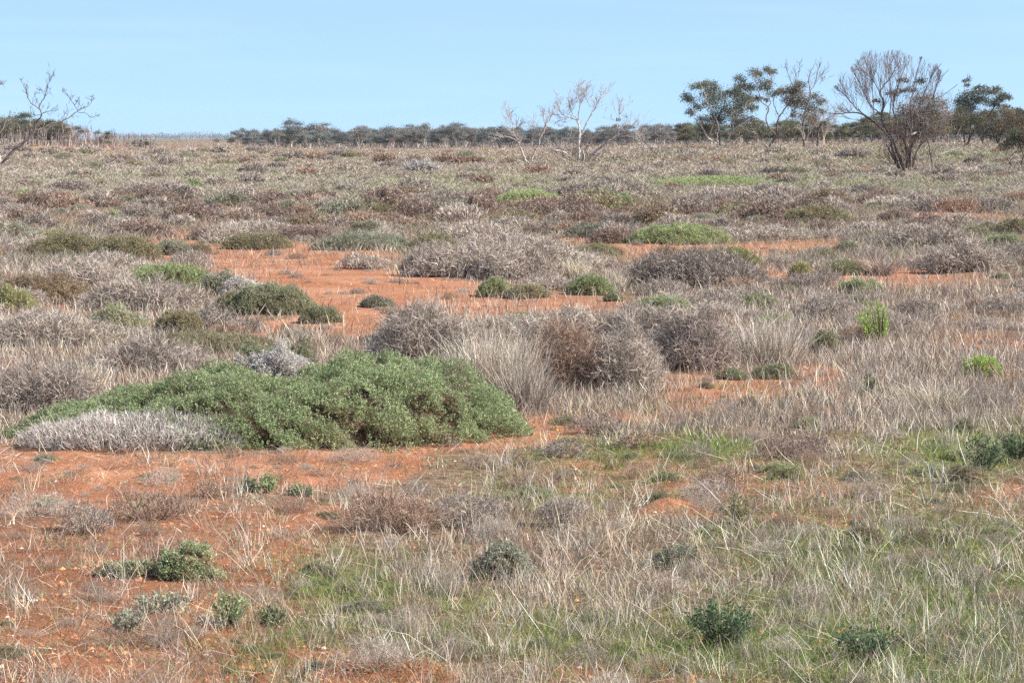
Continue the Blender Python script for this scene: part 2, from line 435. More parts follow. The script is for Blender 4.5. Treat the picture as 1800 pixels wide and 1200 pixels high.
def twiggy(rng, w, dp, h, n, cols, wd, lump=0.62, seed=0, tl=(0.06, 0.2), upright=0.5, spread=0.45, pw=2.2, extra=None, prof=None, e=1.0, tangle=.85):
    """a leafless shrub: woody stems from the root, and a haze of fine twigs"""
    ls = max(0.2, 0.35 * h)
    T = TB(); W = TB()
    m = max(12, n // 14)
    x, y, z, u, v, r = dome(rng, m, w, dp, h, lump, ls, seed, pw, prof, e)
    B = np.stack([x * spread, y * spread, np.zeros(m) - 0.01], 1); E = np.stack([x, y, z * (0.75 + 0.25 * rng.random(m))], 1)
    W.strokes(B, E, wd * 1.7, colmix(rng, cols, m, .15) * 0.85, rng, bend=0.07)
    x, y, z, u, v, r = dome(rng, n, w, dp, h, lump, ls, seed, pw, prof, e)
    f = np.where(rng.random(n) < 0.55, 0.85 + 0.17 * rng.random(n), rng.random(n) ** 0.7)
    P = np.stack([x * (spread + (1 - spread) * f), y * (spread + (1 - spread) * f), z * f * 0.92 + 0.01], 1)
    d = np.stack([u * 0.6, v * 0.6, np.full(n, upright)], 1) + rng.normal(size=(n, 3)) * tangle
    d /= np.linalg.norm(d, axis=1, keepdims=True)
    L = tl[0] + (tl[1] - tl[0]) * rng.random((n, 1)) ** 1.5
    E = P + d * L; E[:, 2] = np.maximum(E[:, 2], 0.005)
    c = colmix(rng, cols, n, .2)
    t = fbm(P[:, 0] / ls + 5, P[:, 1] / ls + seed, 19, 2); c *= (0.82 + 0.36 * t)[:, None]
    T.strokes(P, E, wd * (0.7 + 0.6 * rng.random(n)), c, rng, bend=0.16)
    q = rng.random(n) < .6; F0 = P[q] + d[q] * L[q] * (.3 + .5 * rng.random((int(q.sum()), 1)))
    dd = d[q] + rng.normal(size=(int(q.sum()), 3)) * .7
    T.strokes(F0, F0 + dd * L[q] * .5, wd * .8, c[q] * 1.05, rng)
    if extra is not None:
        q = int(n * extra[1]); k = rng.integers(0, n, q)
        T.strokes(P[k], P[k] + d[k] * L[k] * 0.35 + rng.normal(size=(q, 3)) * 0.01, wd * 2.2, colmix(rng, extra[0], q, .15), rng)
    return T, W

def upright(rng, w, h, nst, leaf, cols, seed=0, lean=(0, 0), wd=0.004, per=40):
    """upright stems leafed almost to the ground"""
    T = TB(); W = TB()
    th = rng.random(nst) * 2 * math.pi; r = np.sqrt(rng.random(nst))
    tip = np.stack([np.cos(th) * r * w / 2 + lean[0] * h, np.sin(th) * r * w / 2 + lean[1] * h, h * (1 - 0.35 * r ** 2) * (0.75 + 0.3 * rng.random(nst))], 1)
    base = np.stack([np.cos(th) * r * w * 0.13, np.sin(th) * r * w * 0.13, np.zeros(nst)], 1)
    W.strokes(base, tip, wd * 2, colmix(rng, [srgb(120, 104, 88), srgb(96, 82, 70)], nst, .1), rng, bend=0.05)
    n = nst * per
    k = np.repeat(np.arange(nst), per); t = 0.15 + 0.87 * rng.random(n) ** 0.8
    mid = (base + tip) / 2; mid[:, :2] += tip[:, :2] * 0.16
    a = (1 - t)[:, None]; b = t[:, None]
    P = base[k] * a * a + 2 * a * b * mid[k] + tip[k] * b * b + rng.normal(size=(n, 3)) * leaf * 0.7
    P[:, 2] = np.maximum(P[:, 2], 0.005)
    d = (tip - base)[k] / np.linalg.norm((tip - base)[k], axis=1, keepdims=True) * 0.7 + rng.normal(size=(n, 3)) * 0.6
    d /= np.linalg.norm(d, axis=1, keepdims=True)
    sd = np.cross(d, rng.normal(size=(n, 3))); sd /= np.linalg.norm(sd, axis=1, keepdims=True) + 1e-9
    s = leaf * (0.6 + 0.8 * rng.random((n, 1)))
    c = colmix(rng, cols, nst, .12)[k] * (1 + rng.normal(size=(n, 1)) * .1)
    T.tris(P - sd * s * .26, P + sd * s * .26, P + d * s, c)
    return T, W

def clump(rng, w, dp, h, n, cols, wd, seed=0, lean=0.3):
    """a tussock of long dry stalks"""
    T = TB(); W = TB()
    th = rng.random(n) * 2 * math.pi; r = np.sqrt(rng.random(n))
    B = np.stack([np.cos(th) * r * w * 0.36, np.sin(th) * r * dp * 0.36, np.zeros(n)], 1)
    Lh = h * (0.45 + 0.6 * rng.random(n)) * (1 - 0.25 * r)
    E = B + np.stack([np.cos(th) * r * w * 0.16 + rng.normal(size=n) * lean * Lh, np.sin(th) * r * dp * 0.16 + rng.normal(size=n) * lean * Lh, Lh], 1)
    T.strokes(B, E, wd * (0.6 + 0.8 * rng.random(n)), colmix(rng, cols, n, .16), rng, bend=0.07)
    m = max(8, n // 5)
    th = rng.random(m) * 6.283; r = np.sqrt(rng.random(m)) * 0.4
    B = np.stack([np.cos(th) * r * w, np.sin(th) * r * dp, np.zeros(m)], 1)
    W.strokes(B, B + rng.normal(size=(m, 3)) * [h * .2, h * .2, 0] + [0, 0, h * .25], wd * 1.3, colmix(rng, cols, m, .15) * .75, rng)
    return T, W

RNG = np.random.default_rng(11)
CATS = {'leafy': 'shrub', 'twiggy': 'shrub', 'upright': 'bush', 'clump': 'grass tussock'}
HAND = []
def shrub(name, kind, pal, cx, by, wpx, hpx, label, dens=1.0, depth=None, **kw):
    """one plant standing on the ground seen at (cx, by) in the photograph"""
    x, y, z = spot(cx, by)
    s = y / FPX; w = wpx * s; h = hpx * s
    dp = depth if depth else min(w * 0.75, 6.0) if kind != 'clump' else w * .7
    yc = y + dp / 2 * 0.9
    z = float(H(x, yc)); sc = yc / y
    rng = np.random.default_rng(int(cx * 7 + by * 131) & 0xFFFFFF)
    seed = rng.random() * 50
    pix = y * PIXR
    cols = PAL[pal] if isinstance(pal, str) else pal
    if kind == 'leafy':
        leaf = max(0.014, 1.2 * pix)
        area = w * dp * 0.8 + (w + dp) * h * 1.5
        n = int(min(48000, dens * area / (leaf * leaf) * 0.55)) + 60
        T, W = leafy(rng, w, dp, h, n, leaf, cols, seed=seed, dead=kw.pop('dead', PAL['brown'] + PAL['grey'][:3]), dead_f=kw.pop('dead_f', .16), **kw)
    elif kind == 'twiggy':
        wd = max(0.0035, 0.55 * pix)
        area = w * dp * 0.8 + (w + dp) * h * 2
        n = int(min(26000, dens * area / (wd * 0.13) * 1.2)) + 60
        T, W = twiggy(rng, w, dp, h, n, cols, wd, seed=seed, tl=(max(.03, min(.06, .12 * h), 2 * pix), max(min(.2, .38 * h), 5 * pix)), **kw)
    elif kind == 'upright':
        leaf = max(0.02, 1.5 * pix)
        nst = int(dens * 26 * max(1, w / 0.45)); per = int(np.clip(h / leaf * 3.2, 14, 60))
        T, W = upright(rng, w, h, nst, leaf, cols, wd=max(.004, .5 * pix), per=per, **kw)
    else:
        wd = max(0.003, 0.6 * pix)
        n = int(dens * 420 * max(0.4, w / 0.6)) if y < 40 else int(dens * 260)
        T, W = clump(rng, w, dp, h, n, cols, wd, **kw)
    # follow the lie of the ground
    base_z = z
    for part in (T, W):
        part.V = [np.column_stack([V[:, :2], V[:, 2] + H(x + V[:, 0], yc + V[:, 1]) - base_z]) for V in part.V]
    r = empty(name, (x, yc, z))
    tag(r, label, CATS[kind])
    T.obj('foliage' if kind in ('leafy', 'upright') else ('twig_spray' if kind == 'twiggy' else 'stalk_spray'), M_LEAF if kind in ('leafy', 'upright') else M_TWIG, r)
    W.obj('woody_stem' if kind != 'clump' else 'dead_blade_base', M_TWIG, r)
    HAND.append((x, yc, w * 0.5, dp * 0.5))
    return r
# ------------------------------------------------------------------ the plants one can single out
BIG = (np.array([-1, -.9, -.78, -.57, -.4, -.25, -.12, 0, .1, .2, .3, .5, .62, .73, .85, .94, 1]),
       np.array([.40, .50, .56, .66, .76, .86, .90, .74, .70, .80, .98, 1.06, 1.14, 1.22, 1.18, .98, .5]))
shrub('saltbush_mound', 'leafy', 'green', 450, 788, 945, 150, 'great spreading green saltbush mound, by far the largest plant, on bare orange sand', dens=1.5, depth=2.8, lump=0.38, ls=0.34, prof=BIG, pw=3.6, patch=(0.6, 0.76), k=10, e=.16, gap=.40, dead_f=.07)
shrub('dead_saltbush', 'leafy', 'silver', 490, 752, 128, 150, 'whitish grey dead saltbush poking out of the top of the great green mound', dens=1.0, lump=.30, ls=.16, depth=.7, pw=6, gap=.38, dead_f=0, e=1.0)
shrub('dead_saltbush', 'leafy', 'silver', 436, 752, 84, 124, 'small pinkish grey dead tuft low beside the whitish dead saltbush on the great mound', lump=.3, ls=.14, depth=.5, pw=6, e=1.0, dead_f=.3)
shrub('green_saltbush', 'leafy', 'dgreen', 478, 735, 160, 142, 'dark green saltbush directly behind the whitish dead one on the great mound', lump=.35, ls=.22, depth=.8, pw=6, e=1.1, gap=.46)
shrub('silver_shrub', 'twiggy', PAL['silver'] * 2 + PAL['grey'][:3], 220, 797, 430, 60, 'long low silvery grey shrub of fine upright twigs fronting the great green mound', dens=1.5, depth=1.0, upright=1.1, spread=0.8, pw=2.4, e=.3, tangle=.5, lump=.3)
shrub('dead_twig_patch', 'twiggy', 'dgrey', 270, 722, 60, 40, 'small dark dead twig patch on the great green mound above the silvery shrub')
shrub('grey_twig_shrub', 'twiggy', 'grey', 748, 640, 220, 118, 'big rounded grey twig shrub rising behind the crest of the great green mound', dens=1.1)
shrub('pale_grass_clump', 'clump', 'palestalk', 868, 700, 190, 150, 'tall pale straw grass clump leaning against the end of the great green mound', dens=1.6)
shrub('pale_grass_clump', 'clump', 'grey', 925, 722, 130, 110, 'greyish grass clump between the tall pale clump and the russet twig shrub', dens=1.2)
shrub('russet_twig_shrub', 'twiggy', 'rbrown', 985, 695, 170, 125, 'russet brown twig shrub next to the tall pale grass clump', dens=0.9)
shrub('grey_twig_shrub', 'twiggy', 'grey', 1090, 692, 180, 120, 'grey twig shrub with a dark hollow at its foot, between russet and dark shrubs', dens=.9)
shrub('dark_twig_shrub', 'twiggy', 'dgrey', 1225, 655, 170, 115, 'dense dark purplish twig shrub beside the pale tussock, behind the wheel-worn red strip')
shrub('grey_twig_shrub', 'twiggy', 'grey', 1000, 600, 200, 60, 'broad low grey twig shrub behind the russet shrub', dens=.8)
shrub('grey_twig_shrub', 'twiggy', 'grey', 1150, 600, 190, 70, 'grey twig shrub directly behind the dark purplish one', dens=.8)
shrub('pale_grass_clump', 'clump', 'palestalk', 1355, 645, 150, 95, 'bright pale tussock between the dark purplish shrub and the dark green bush', dens=1.4)
shrub('lime_green_bush', 'upright', 'lime', 1550, 607, 78, 78, 'lime green upright bush standing alone in grey dry grass', dens=1.3, lean=(-.12, 0))
shrub('dark_green_bush', 'leafy', 'dgreen', 1450, 622, 56, 46, 'small dark green bush with dead brown tips near the lime green bush', dead_f=.3, lump=.5)
shrub('green_herb', 'leafy', 'lime', 1728, 662, 70, 34, 'fresh green herb beside the arching pale grass', lump=.5, dens=.6)
shrub('cotton_bush', 'upright', 'cotton', 1268, 1146, 108, 96, 'dark green leafy cotton bush with stout upright stems in the lower grass', dens=1.5)
shrub('cotton_bush', 'upright', 'cotton', 1530, 1170, 110, 72, 'squat dark cotton bush half hidden in grass, beside the larger cotton bush', dens=1.0)
shrub('cotton_bush', 'upright', 'cotton', 1735, 830, 84, 66, 'dark cotton bush standing above a small orange clod heap', dens=1.1)
shrub('cotton_bush', 'upright', 'cotton', 1792, 812, 60, 62, 'dark cotton bush cut by the picture edge', dens=1.1)
shrub('cotton_bush', 'upright', 'olive', 1297, 922, 62, 58, 'small olive cotton bush beside the bright orange clod heap', dens=.8)
shrub('green_saltbush', 'leafy', 'green', 318, 1022, 112, 66, 'rounded fresh green saltbush tuft with dry stalks in front', lump=.75, ls=.15, e=1.5, gap=.52, dens=1.3)
shrub('green_saltbush', 'leafy', 'dgreen', 228, 1016, 110, 30, 'low trailing arm of saltbush beside the rounded fresh green tuft', lump=.75, ls=.15, e=1.5, gap=.52, dens=1.3)
shrub('grey_green_saltbush', 'upright', 'ggreen', 265, 1082, 140, 40, 'sprawling grey green saltbush on red soil below the rounded green tuft', dens=1.3)
shrub('grey_green_saltbush', 'upright', 'ggreen', 225, 1112, 70, 32, 'small grey green saltbush sprig touching the sprawling one on red soil', dens=1.3)
shrub('green_saltbush', 'upright', 'green', 405, 1105, 80, 58, 'bushy bright green saltbush with twiggy dead base on red soil', dens=1.3)
shrub('dark_twig_shrub', 'twiggy', 'dgrey', 365, 1108, 60, 23, 'tiny dark twig heap at the foot of the bushy bright green saltbush', dens=0.85)
shrub('grey_green_saltbush', 'upright', 'dgreen', 478, 1102, 60, 34, 'low dark saltbush just past the bushy bright green one', dens=1.3)
shrub('glaucous_herb', 'leafy', 'ggreen', 882, 1020, 110, 58, 'blue grey leafy herb among standing dry stalks', lump=.45, ls=.14, dens=.8)
shrub('glaucous_herb', 'leafy', 'ggreen', 1190, 1000, 90, 36, 'faint grey green herb in the middle of dry stalks', lump=.45, ls=.14, dens=.5)
shrub('silver_twig_bush', 'twiggy', 'dgrey', 985, 932, 92, 64, 'dark silvery upright twig bush standing before the bright orange clod heap', upright=1.2, dens=0.85)
shrub('brown_twig_shrub', 'twiggy', 'rbrown', 1268, 862, 92, 52, 'reddish brown twig shrub behind the small olive cotton bush', dens=0.68)
shrub('dark_twig_shrub', 'twiggy', 'maroon', 1400, 812, 160, 44, 'long dark maroon twig shrub beside a bright green grass patch', dens=0.77)
shrub('dark_twig_shrub', 'twiggy', 'dgrey', 148, 942, 110, 61, 'dark twig shrub on red soil, its tips pale', dens=0.68, upright=.9)
shrub('brown_twig_shrub', 'twiggy', 'rbrown', 262, 920, 190, 52, 'wide brown twig shrub joined to the dark one on red soil', dens=0.59, upright=.9)
shrub('brown_twig_shrub', 'twiggy', 'rbrown', 372, 878, 84, 35, 'small brown twig tuft by the dark knob of a bush', dens=0.68, upright=.9)
shrub('dark_green_bush', 'leafy', 'dgreen', 438, 864, 22, 22, 'tiny dark knob of a bush on orange sand', lump=.3)
shrub('green_herb', 'upright', 'green', 468, 868, 48, 36, 'green herb next to the tiny dark knob', dens=.7)
shrub('dark_green_bush', 'leafy', 'dgreen', 528, 876, 40, 18, 'low dark herb past the green herb on orange sand', lump=.4)
shrub('brown_twig_shrub', 'twiggy', 'rbrown', 690, 940, 200, 81, 'large brown twig shrub in open dry stalks, tallest of the brown ones on red soil', dens=0.77, upright=.9)
shrub('brown_twig_shrub', 'twiggy', 'dgrey', 830, 930, 150, 68, 'grey brown twig shrub beside the tallest brown one', dens=0.68, upright=.9)
shrub('dark_twig_shrub', 'twiggy', 'dgrey', 1055, 768, 116, 42, 'dark fine twig tuft in front of the russet shrub, across the orange strip', upright=1.1, dens=0.85)
shrub('dark_twig_shrub', 'twiggy', 'dgrey', 985, 798, 96, 35, 'dark twig tuft in front of the fine twig tuft by the orange strip', dens=0.85)
shrub('dark_twig_shrub', 'twiggy', 'rbrown', 1120, 790, 90, 30, 'brownish twig tuft below the fine dark tuft by the orange strip', dens=0.85)
shrub('arching_grass', 'clump', 'straw', 1640, 726, 130, 66, 'arching pale grass clump beside the fresh green herb', lean=.6)
shrub('green_herb', 'leafy', 'dgreen', 1362, 668, 84, 24, 'low green herb on the wheel-worn red strip', lump=.5)
shrub('green_herb', 'leafy', 'dgreen', 1290, 668, 60, 18, 'flat small green herb near the low one on the red strip', lump=.5)
shrub('dark_green_bush', 'upright', 'dgreen', 1530, 694, 26, 40, 'thin dark upright bush past the end of the red strip', dens=.6)
# between the great mound and the clay flat
shrub('lime_mat', 'leafy', 'bgreen', 292, 508, 165, 42, 'lime green flat mat bush at the edge of the orange clay flat', lump=.25, pw=3.5)
shrub('green_saltbush', 'leafy', 'dgreen', 470, 553, 165, 56, 'rounded dark green saltbush mound on the orange clay flat, a whitish bush at its back', lump=.3)
shrub('grey_green_saltbush', 'leafy', 'ggreen', 382, 520, 74, 46, 'round grey green bush peeping over the whitish bush by the clay flat', lump=.4)
shrub('whitish_saltbush', 'leafy', 'silver', 425, 528, 96, 40, 'whitish grey saltbush at the back of the rounded dark green mound', lump=.45)
shrub('olive_saltbush', 'leafy', 'olive', 412, 550, 80, 36, 'olive saltbush joined to the rounded dark green mound', lump=.4)
shrub('green_cushion', 'leafy', 'dgreen', 560, 568, 78, 28, 'small dark green cushion bush with grey rim on the clay flat', lump=.2)
shrub('grey_green_cushion', 'leafy', 'ggreen', 662, 541, 62, 17, 'small flat grey green cushion bush alone on the clay flat', lump=.2)
shrub('olive_saltbush', 'leafy', 'olive', 215, 457, 130, 44, 'rounded olive saltbush mound at the far corner of the clay flat', lump=.3)
shrub('olive_saltbush', 'leafy', 'ggreen', 298, 447, 76, 25, 'low grey olive bush next to the rounded olive mound on the clay flat', lump=.3)
shrub('dry_cushion', 'leafy', 'brown', 347, 445, 46, 16, 'tiny dry brown cushion bush on the clay flat', lump=.3)
shrub('olive_saltbush', 'leafy', 'olive', 110, 452, 170, 40, 'wide olive saltbush behind the grey twigs by the clay flat', lump=.35)
shrub('olive_cushion', 'leafy', 'olive', 444, 436, 126, 27, 'long olive brown cushion bush at the far rim of the clay flat', lump=.2)
shrub('grey_green_cushion', 'leafy', 'ggreen', 640, 440, 176, 30, 'long grey green cushion bush at the far rim of the clay flat', lump=.2)
shrub('brown_saltbush', 'leafy', 'brown', 62, 536, 190, 52, 'wide brown saltbush mound by a sliver of orange soil', lump=.3)
shrub('olive_saltbush', 'leafy', 'yellow', 18, 550, 80, 42, 'yellowish saltbush cut by the picture edge', lump=.4)
shrub('brown_saltbush', 'leafy', 'olive', 312, 586, 84, 46, 'dark olive brown saltbush tuft between grey twig shrubs', lump=.5, dead_f=.3)
shrub('grey_twig_shrub', 'twiggy', 'grey', 372, 584, 80, 50, 'grey twig shrub beside the dark olive brown tuft')
shrub('dark_twig_shrub', 'twiggy', 'dgrey', 432, 586, 72, 28, 'low dark twig shrub before the rounded dark green mound')
shrub('olive_saltbush', 'leafy', 'yellow', 195, 584, 116, 46, 'yellow olive saltbush with dead grey branches showing through', lump=.55, dead=PAL['silver'], dead_f=.35)
shrub('grey_twig_shrub', 'twiggy', 'grey', 120, 520, 220, 66, 'grey twig shrub behind the yellow olive saltbush')
shrub('grey_twig_shrub', 'twiggy', 'grey', 240, 548, 230, 58, 'long grey twig shrub below the lime mat')
shrub('grey_twig_shrub', 'twiggy', 'grey', 75, 610, 240, 66, 'grey twig shrub in front of the brown mound and sliver of soil', dens=.9)
shrub('grey_twig_shrub', 'twiggy', 'dgrey', 250, 655, 240, 62, 'darker grey twig shrub above the slope of the great green mound', dens=.9)
shrub('grey_twig_shrub', 'twiggy', 'dgrey', 60, 726, 210, 106, 'tall dark grey twig shrub where the great green mound tapers out', dens=1.0)
shrub('pale_grass_clump', 'clump', 'straw', 150, 690, 90, 70, 'pale stalk clump beside the tall dark grey twig shrub')
shrub('olive_saltbush', 'leafy', 'olive', 110, 600, 120, 24, 'low olive mat among grey twigs', lump=.4)
shrub('olive_mat', 'leafy', 'olive', 360, 622, 260, 26, 'flat olive brown mat in front of the low dark twig shrub', lump=.3, depth=1.4)
# middle distance
shrub('brown_twig_shrub', 'twiggy', 'dgrey', 748, 484, 90, 50, 'dark brown twig shrub at the end of the long grey thicket on the clay flat')
shrub('grey_twig_thicket', 'twiggy', 'grey', 895, 492, 330, 74, 'long tall grey twig thicket standing across the clay flat', dens=1.3)
shrub('pale_grass_clump', 'clump', 'straw', 1015, 490, 50, 48, 'pale stalks at the near end of the long grey thicket')
shrub('grey_twig_shrub', 'twiggy', 'grey', 640, 474, 100, 30, 'low grey twig shrub alone on the clay flat beyond the thicket')
shrub('green_saltbush', 'leafy', 'bgreen', 868, 522, 66, 30, 'small green saltbush lobe below the long grey thicket', lump=.35)
shrub('olive_saltbush', 'leafy', 'olive', 925, 525, 84, 24, 'olive lobe between the two green lobes below the thicket', lump=.35)
shrub('green_saltbush', 'leafy', 'bgreen', 1038, 520, 82, 36, 'larger green saltbush lobe next to the pale tussock below the thicket', lump=.3)
shrub('grey_twig_shrub', 'twiggy', 'grey', 975, 510, 130, 26, 'dead grey twigs between green lobes below the thicket')
shrub('green_cushion', 'leafy', 'dgreen', 1080, 530, 34, 16, 'tiny green cushion at the foot of the larger green lobe', lump=.2)
shrub('pale_grass_clump', 'clump', 'straw', 1082, 512, 46, 48, 'whitish tussock between the larger green lobe and the dark grey mound')
shrub('dark_twig_shrub', 'twiggy', 'dgrey', 1222, 508, 270, 72, 'broad dark grey twig mound beside the whitish tussock', dens=1.3)
shrub('yellow_saltbush', 'leafy', 'yellow', 1288, 470, 110, 34, 'yellowish bush showing over the broad dark grey mound', lump=.4)
shrub('green_saltbush', 'leafy', 'green', 1160, 554, 112, 32, 'low rich green bush in front of the broad dark grey mound', lump=.35)
shrub('maroon_bush', 'leafy', 'maroon', 1078, 428, 84, 27, 'rounded maroon bush on the bare orange strip', lump=.2)
shrub('green_saltbush', 'leafy', 'bgreen', 1198, 431, 180, 36, 'long bright green bush right beside the rounded maroon bush', lump=.3)
shrub('grey_green_saltbush', 'leafy', 'ggreen', 1045, 418, 100, 24, 'grey green bush behind the rounded maroon bush', lump=.3)
shrub('olive_mat', 'leafy', 'olive', 1052, 450, 90, 20, 'low olive mat at the end of the long grey thicket', lump=.3)
shrub('yellow_saltbush', 'leafy', 'yellow', 1408, 486, 38, 25, 'small round yellow green bush alone on dry ground', lump=.3)
shrub('green_saltbush', 'leafy', 'dgreen', 1490, 482, 86, 27, 'dark green mat next to a spiky dead branch heap', lump=.35)
shrub('dead_branch_heap', 'clump', 'dgrey', 1552, 482, 52, 44, 'spiky heap of dead branches beside the dark green mat', lean=.8)
shrub('green_cushion', 'leafy', 'dgreen', 1490, 444, 40, 18, 'small deep green cushion at the end of the bare orange strip', lump=.3)
shrub('grey_twig_shrub', 'twiggy', 'grey', 1330, 424, 180, 26, 'low grey shrub bank behind the bare orange strip')
shrub('olive_saltbush', 'leafy', 'olive', 1440, 392, 120, 30, 'olive mound with a sloping bare orange edge', lump=.35)
shrub('dark_twig_shrub', 'twiggy', 'dgrey', 1085, 348, 124, 32, 'dark purplish twig mound with a green bush at its foot')
shrub('green_saltbush', 'leafy', 'green', 1096, 362, 38, 21, 'small green bush at the foot of the dark purplish mound', lump=.35)
shrub('yellow_mat', 'leafy', 'bgreen', 930, 358, 106, 20, 'smooth yellow green mat standing out among grey scrub', lump=.2)
shrub('brown_saltbush', 'leafy', 'brown', 906, 368, 56, 15, 'small brown bush touching the yellow green mat', lump=.3)
shrub('green_mat', 'leafy', 'bgreen', 1250, 327, 190, 14, 'long flat green mat on the grassy rise before the pale trunks', lump=.15)
shrub('olive_saltbush', 'leafy', 'olive', 1785, 412, 56, 28, 'dark olive bush at the picture edge above a bare orange spot', lump=.3)
shrub('dark_twig_shrub', 'twiggy', 'dgrey', 120, 338, 90, 22, 'dark brown twig shrub on the far side of a thin orange bar')
shrub('dark_twig_shrub', 'twiggy', 'dgrey', 240, 344, 90, 20, 'dark twig shrub with a green herb at one end')
shrub('green_herb', 'leafy', 'green', 336, 332, 34, 14, 'green herb with a pale tuft behind it, past the dark twig shrub', lump=.4)
shrub('green_herb', 'leafy', 'green', 36, 348, 40, 13, 'green herb at the thin orange bar', lump=.4)
shrub('lime_tuft', 'upright', 'bgreen', 200, 386, 22, 17, 'lime yellow tuft in pale grass beyond the clay flat', dens=.8)
shrub('dark_twig_shrub', 'twiggy', 'dgrey', 1500, 279, 60, 16, 'dark low shrub on the grassy rise beside the great bare tree')
shrub('pale_dome_shrub', 'twiggy', 'silver', 742, 302, 60, 19, 'pale grey dome shrub on the far plain before the treeline')
shrub('dark_twig_shrub', 'twiggy', 'dgrey', 1083, 297, 36, 10, 'small dark shrub in front of the leaning dead tree')
shrub('grey_twig_shrub', 'twiggy', 'grey', 1640, 440, 180, 46, 'wide grey shrub bank behind the spiky dead branch heap')
shrub('grey_twig_shrub', 'twiggy', 'grey', 1700, 480, 150, 56, 'grey shrub bank past the spiky dead branch heap')
shrub('grey_twig_shrub', 'twiggy', 'grey', 440, 410, 150, 22, 'low purplish grey shrub behind the long olive brown cushion')
shrub('maroon_bush', 'leafy', 'maroon', 370, 423, 90, 20, 'maroon grey bush beyond the far rim of the clay flat', lump=.3)
shrub('maroon_bush', 'leafy', 'maroon', 540, 422, 110, 24, 'purplish bush behind the gap between two long cushions', lump=.3)
shrub('grey_twig_shrub', 'twiggy', 'grey', 830, 424, 160, 34, 'grey shrub behind the long grey thicket, nearer the maroon scrub')
shrub('olive_saltbush', 'leafy', 'olive', 760, 440, 90, 26, 'olive green bush between the long grey green cushion and the thicket', lump=.3)
# flowers and small stones lying about
# ------------------------------------------------------------------ trees
PALE = [srgb(188,176,168), srgb(204,192,182), srgb(168,154,146)]
DARKW = [srgb(92,80,76), srgb(108,94,88), srgb(78,68,66)]
MIDW = [srgb(140,124,116), srgb(124,108,102), srgb(156,142,134)]
REDW = [srgb(130,106,96), srgb(144,120,110), srgb(114,94,86)]
EUC = [srgb(106,112,90), srgb(116,118,94), srgb(126,120,98), srgb(98,104,86), srgb(128,112,94)]
EUCD = [srgb(100,108,88), srgb(112,116,94), srgb(118,114,94), srgb(124,112,94)]

def smooth(P, n=4):
    P = np.asarray(P, float); m = len(P)
    if m < 3: return P[0] + (P[1] - P[0]) * np.linspace(0, 1, 5)[:, None]
    t = np.linspace(0, m - 1, (m - 1) * n + 1); i = np.clip(t.astype(int), 0, m - 2); f = (t - i)[:, None]
    p0 = P[np.maximum(i - 1, 0)]; p1 = P[i]; p2 = P[i + 1]; p3 = P[np.minimum(i + 2, m - 1)]
    return 0.5 * (2 * p1 + (p2 - p0) * f + (2 * p0 - 5 * p1 + 4 * p2 - p3) * f ** 2 + (3 * p1 - p0 - 3 * p2 + p3) * f ** 3)

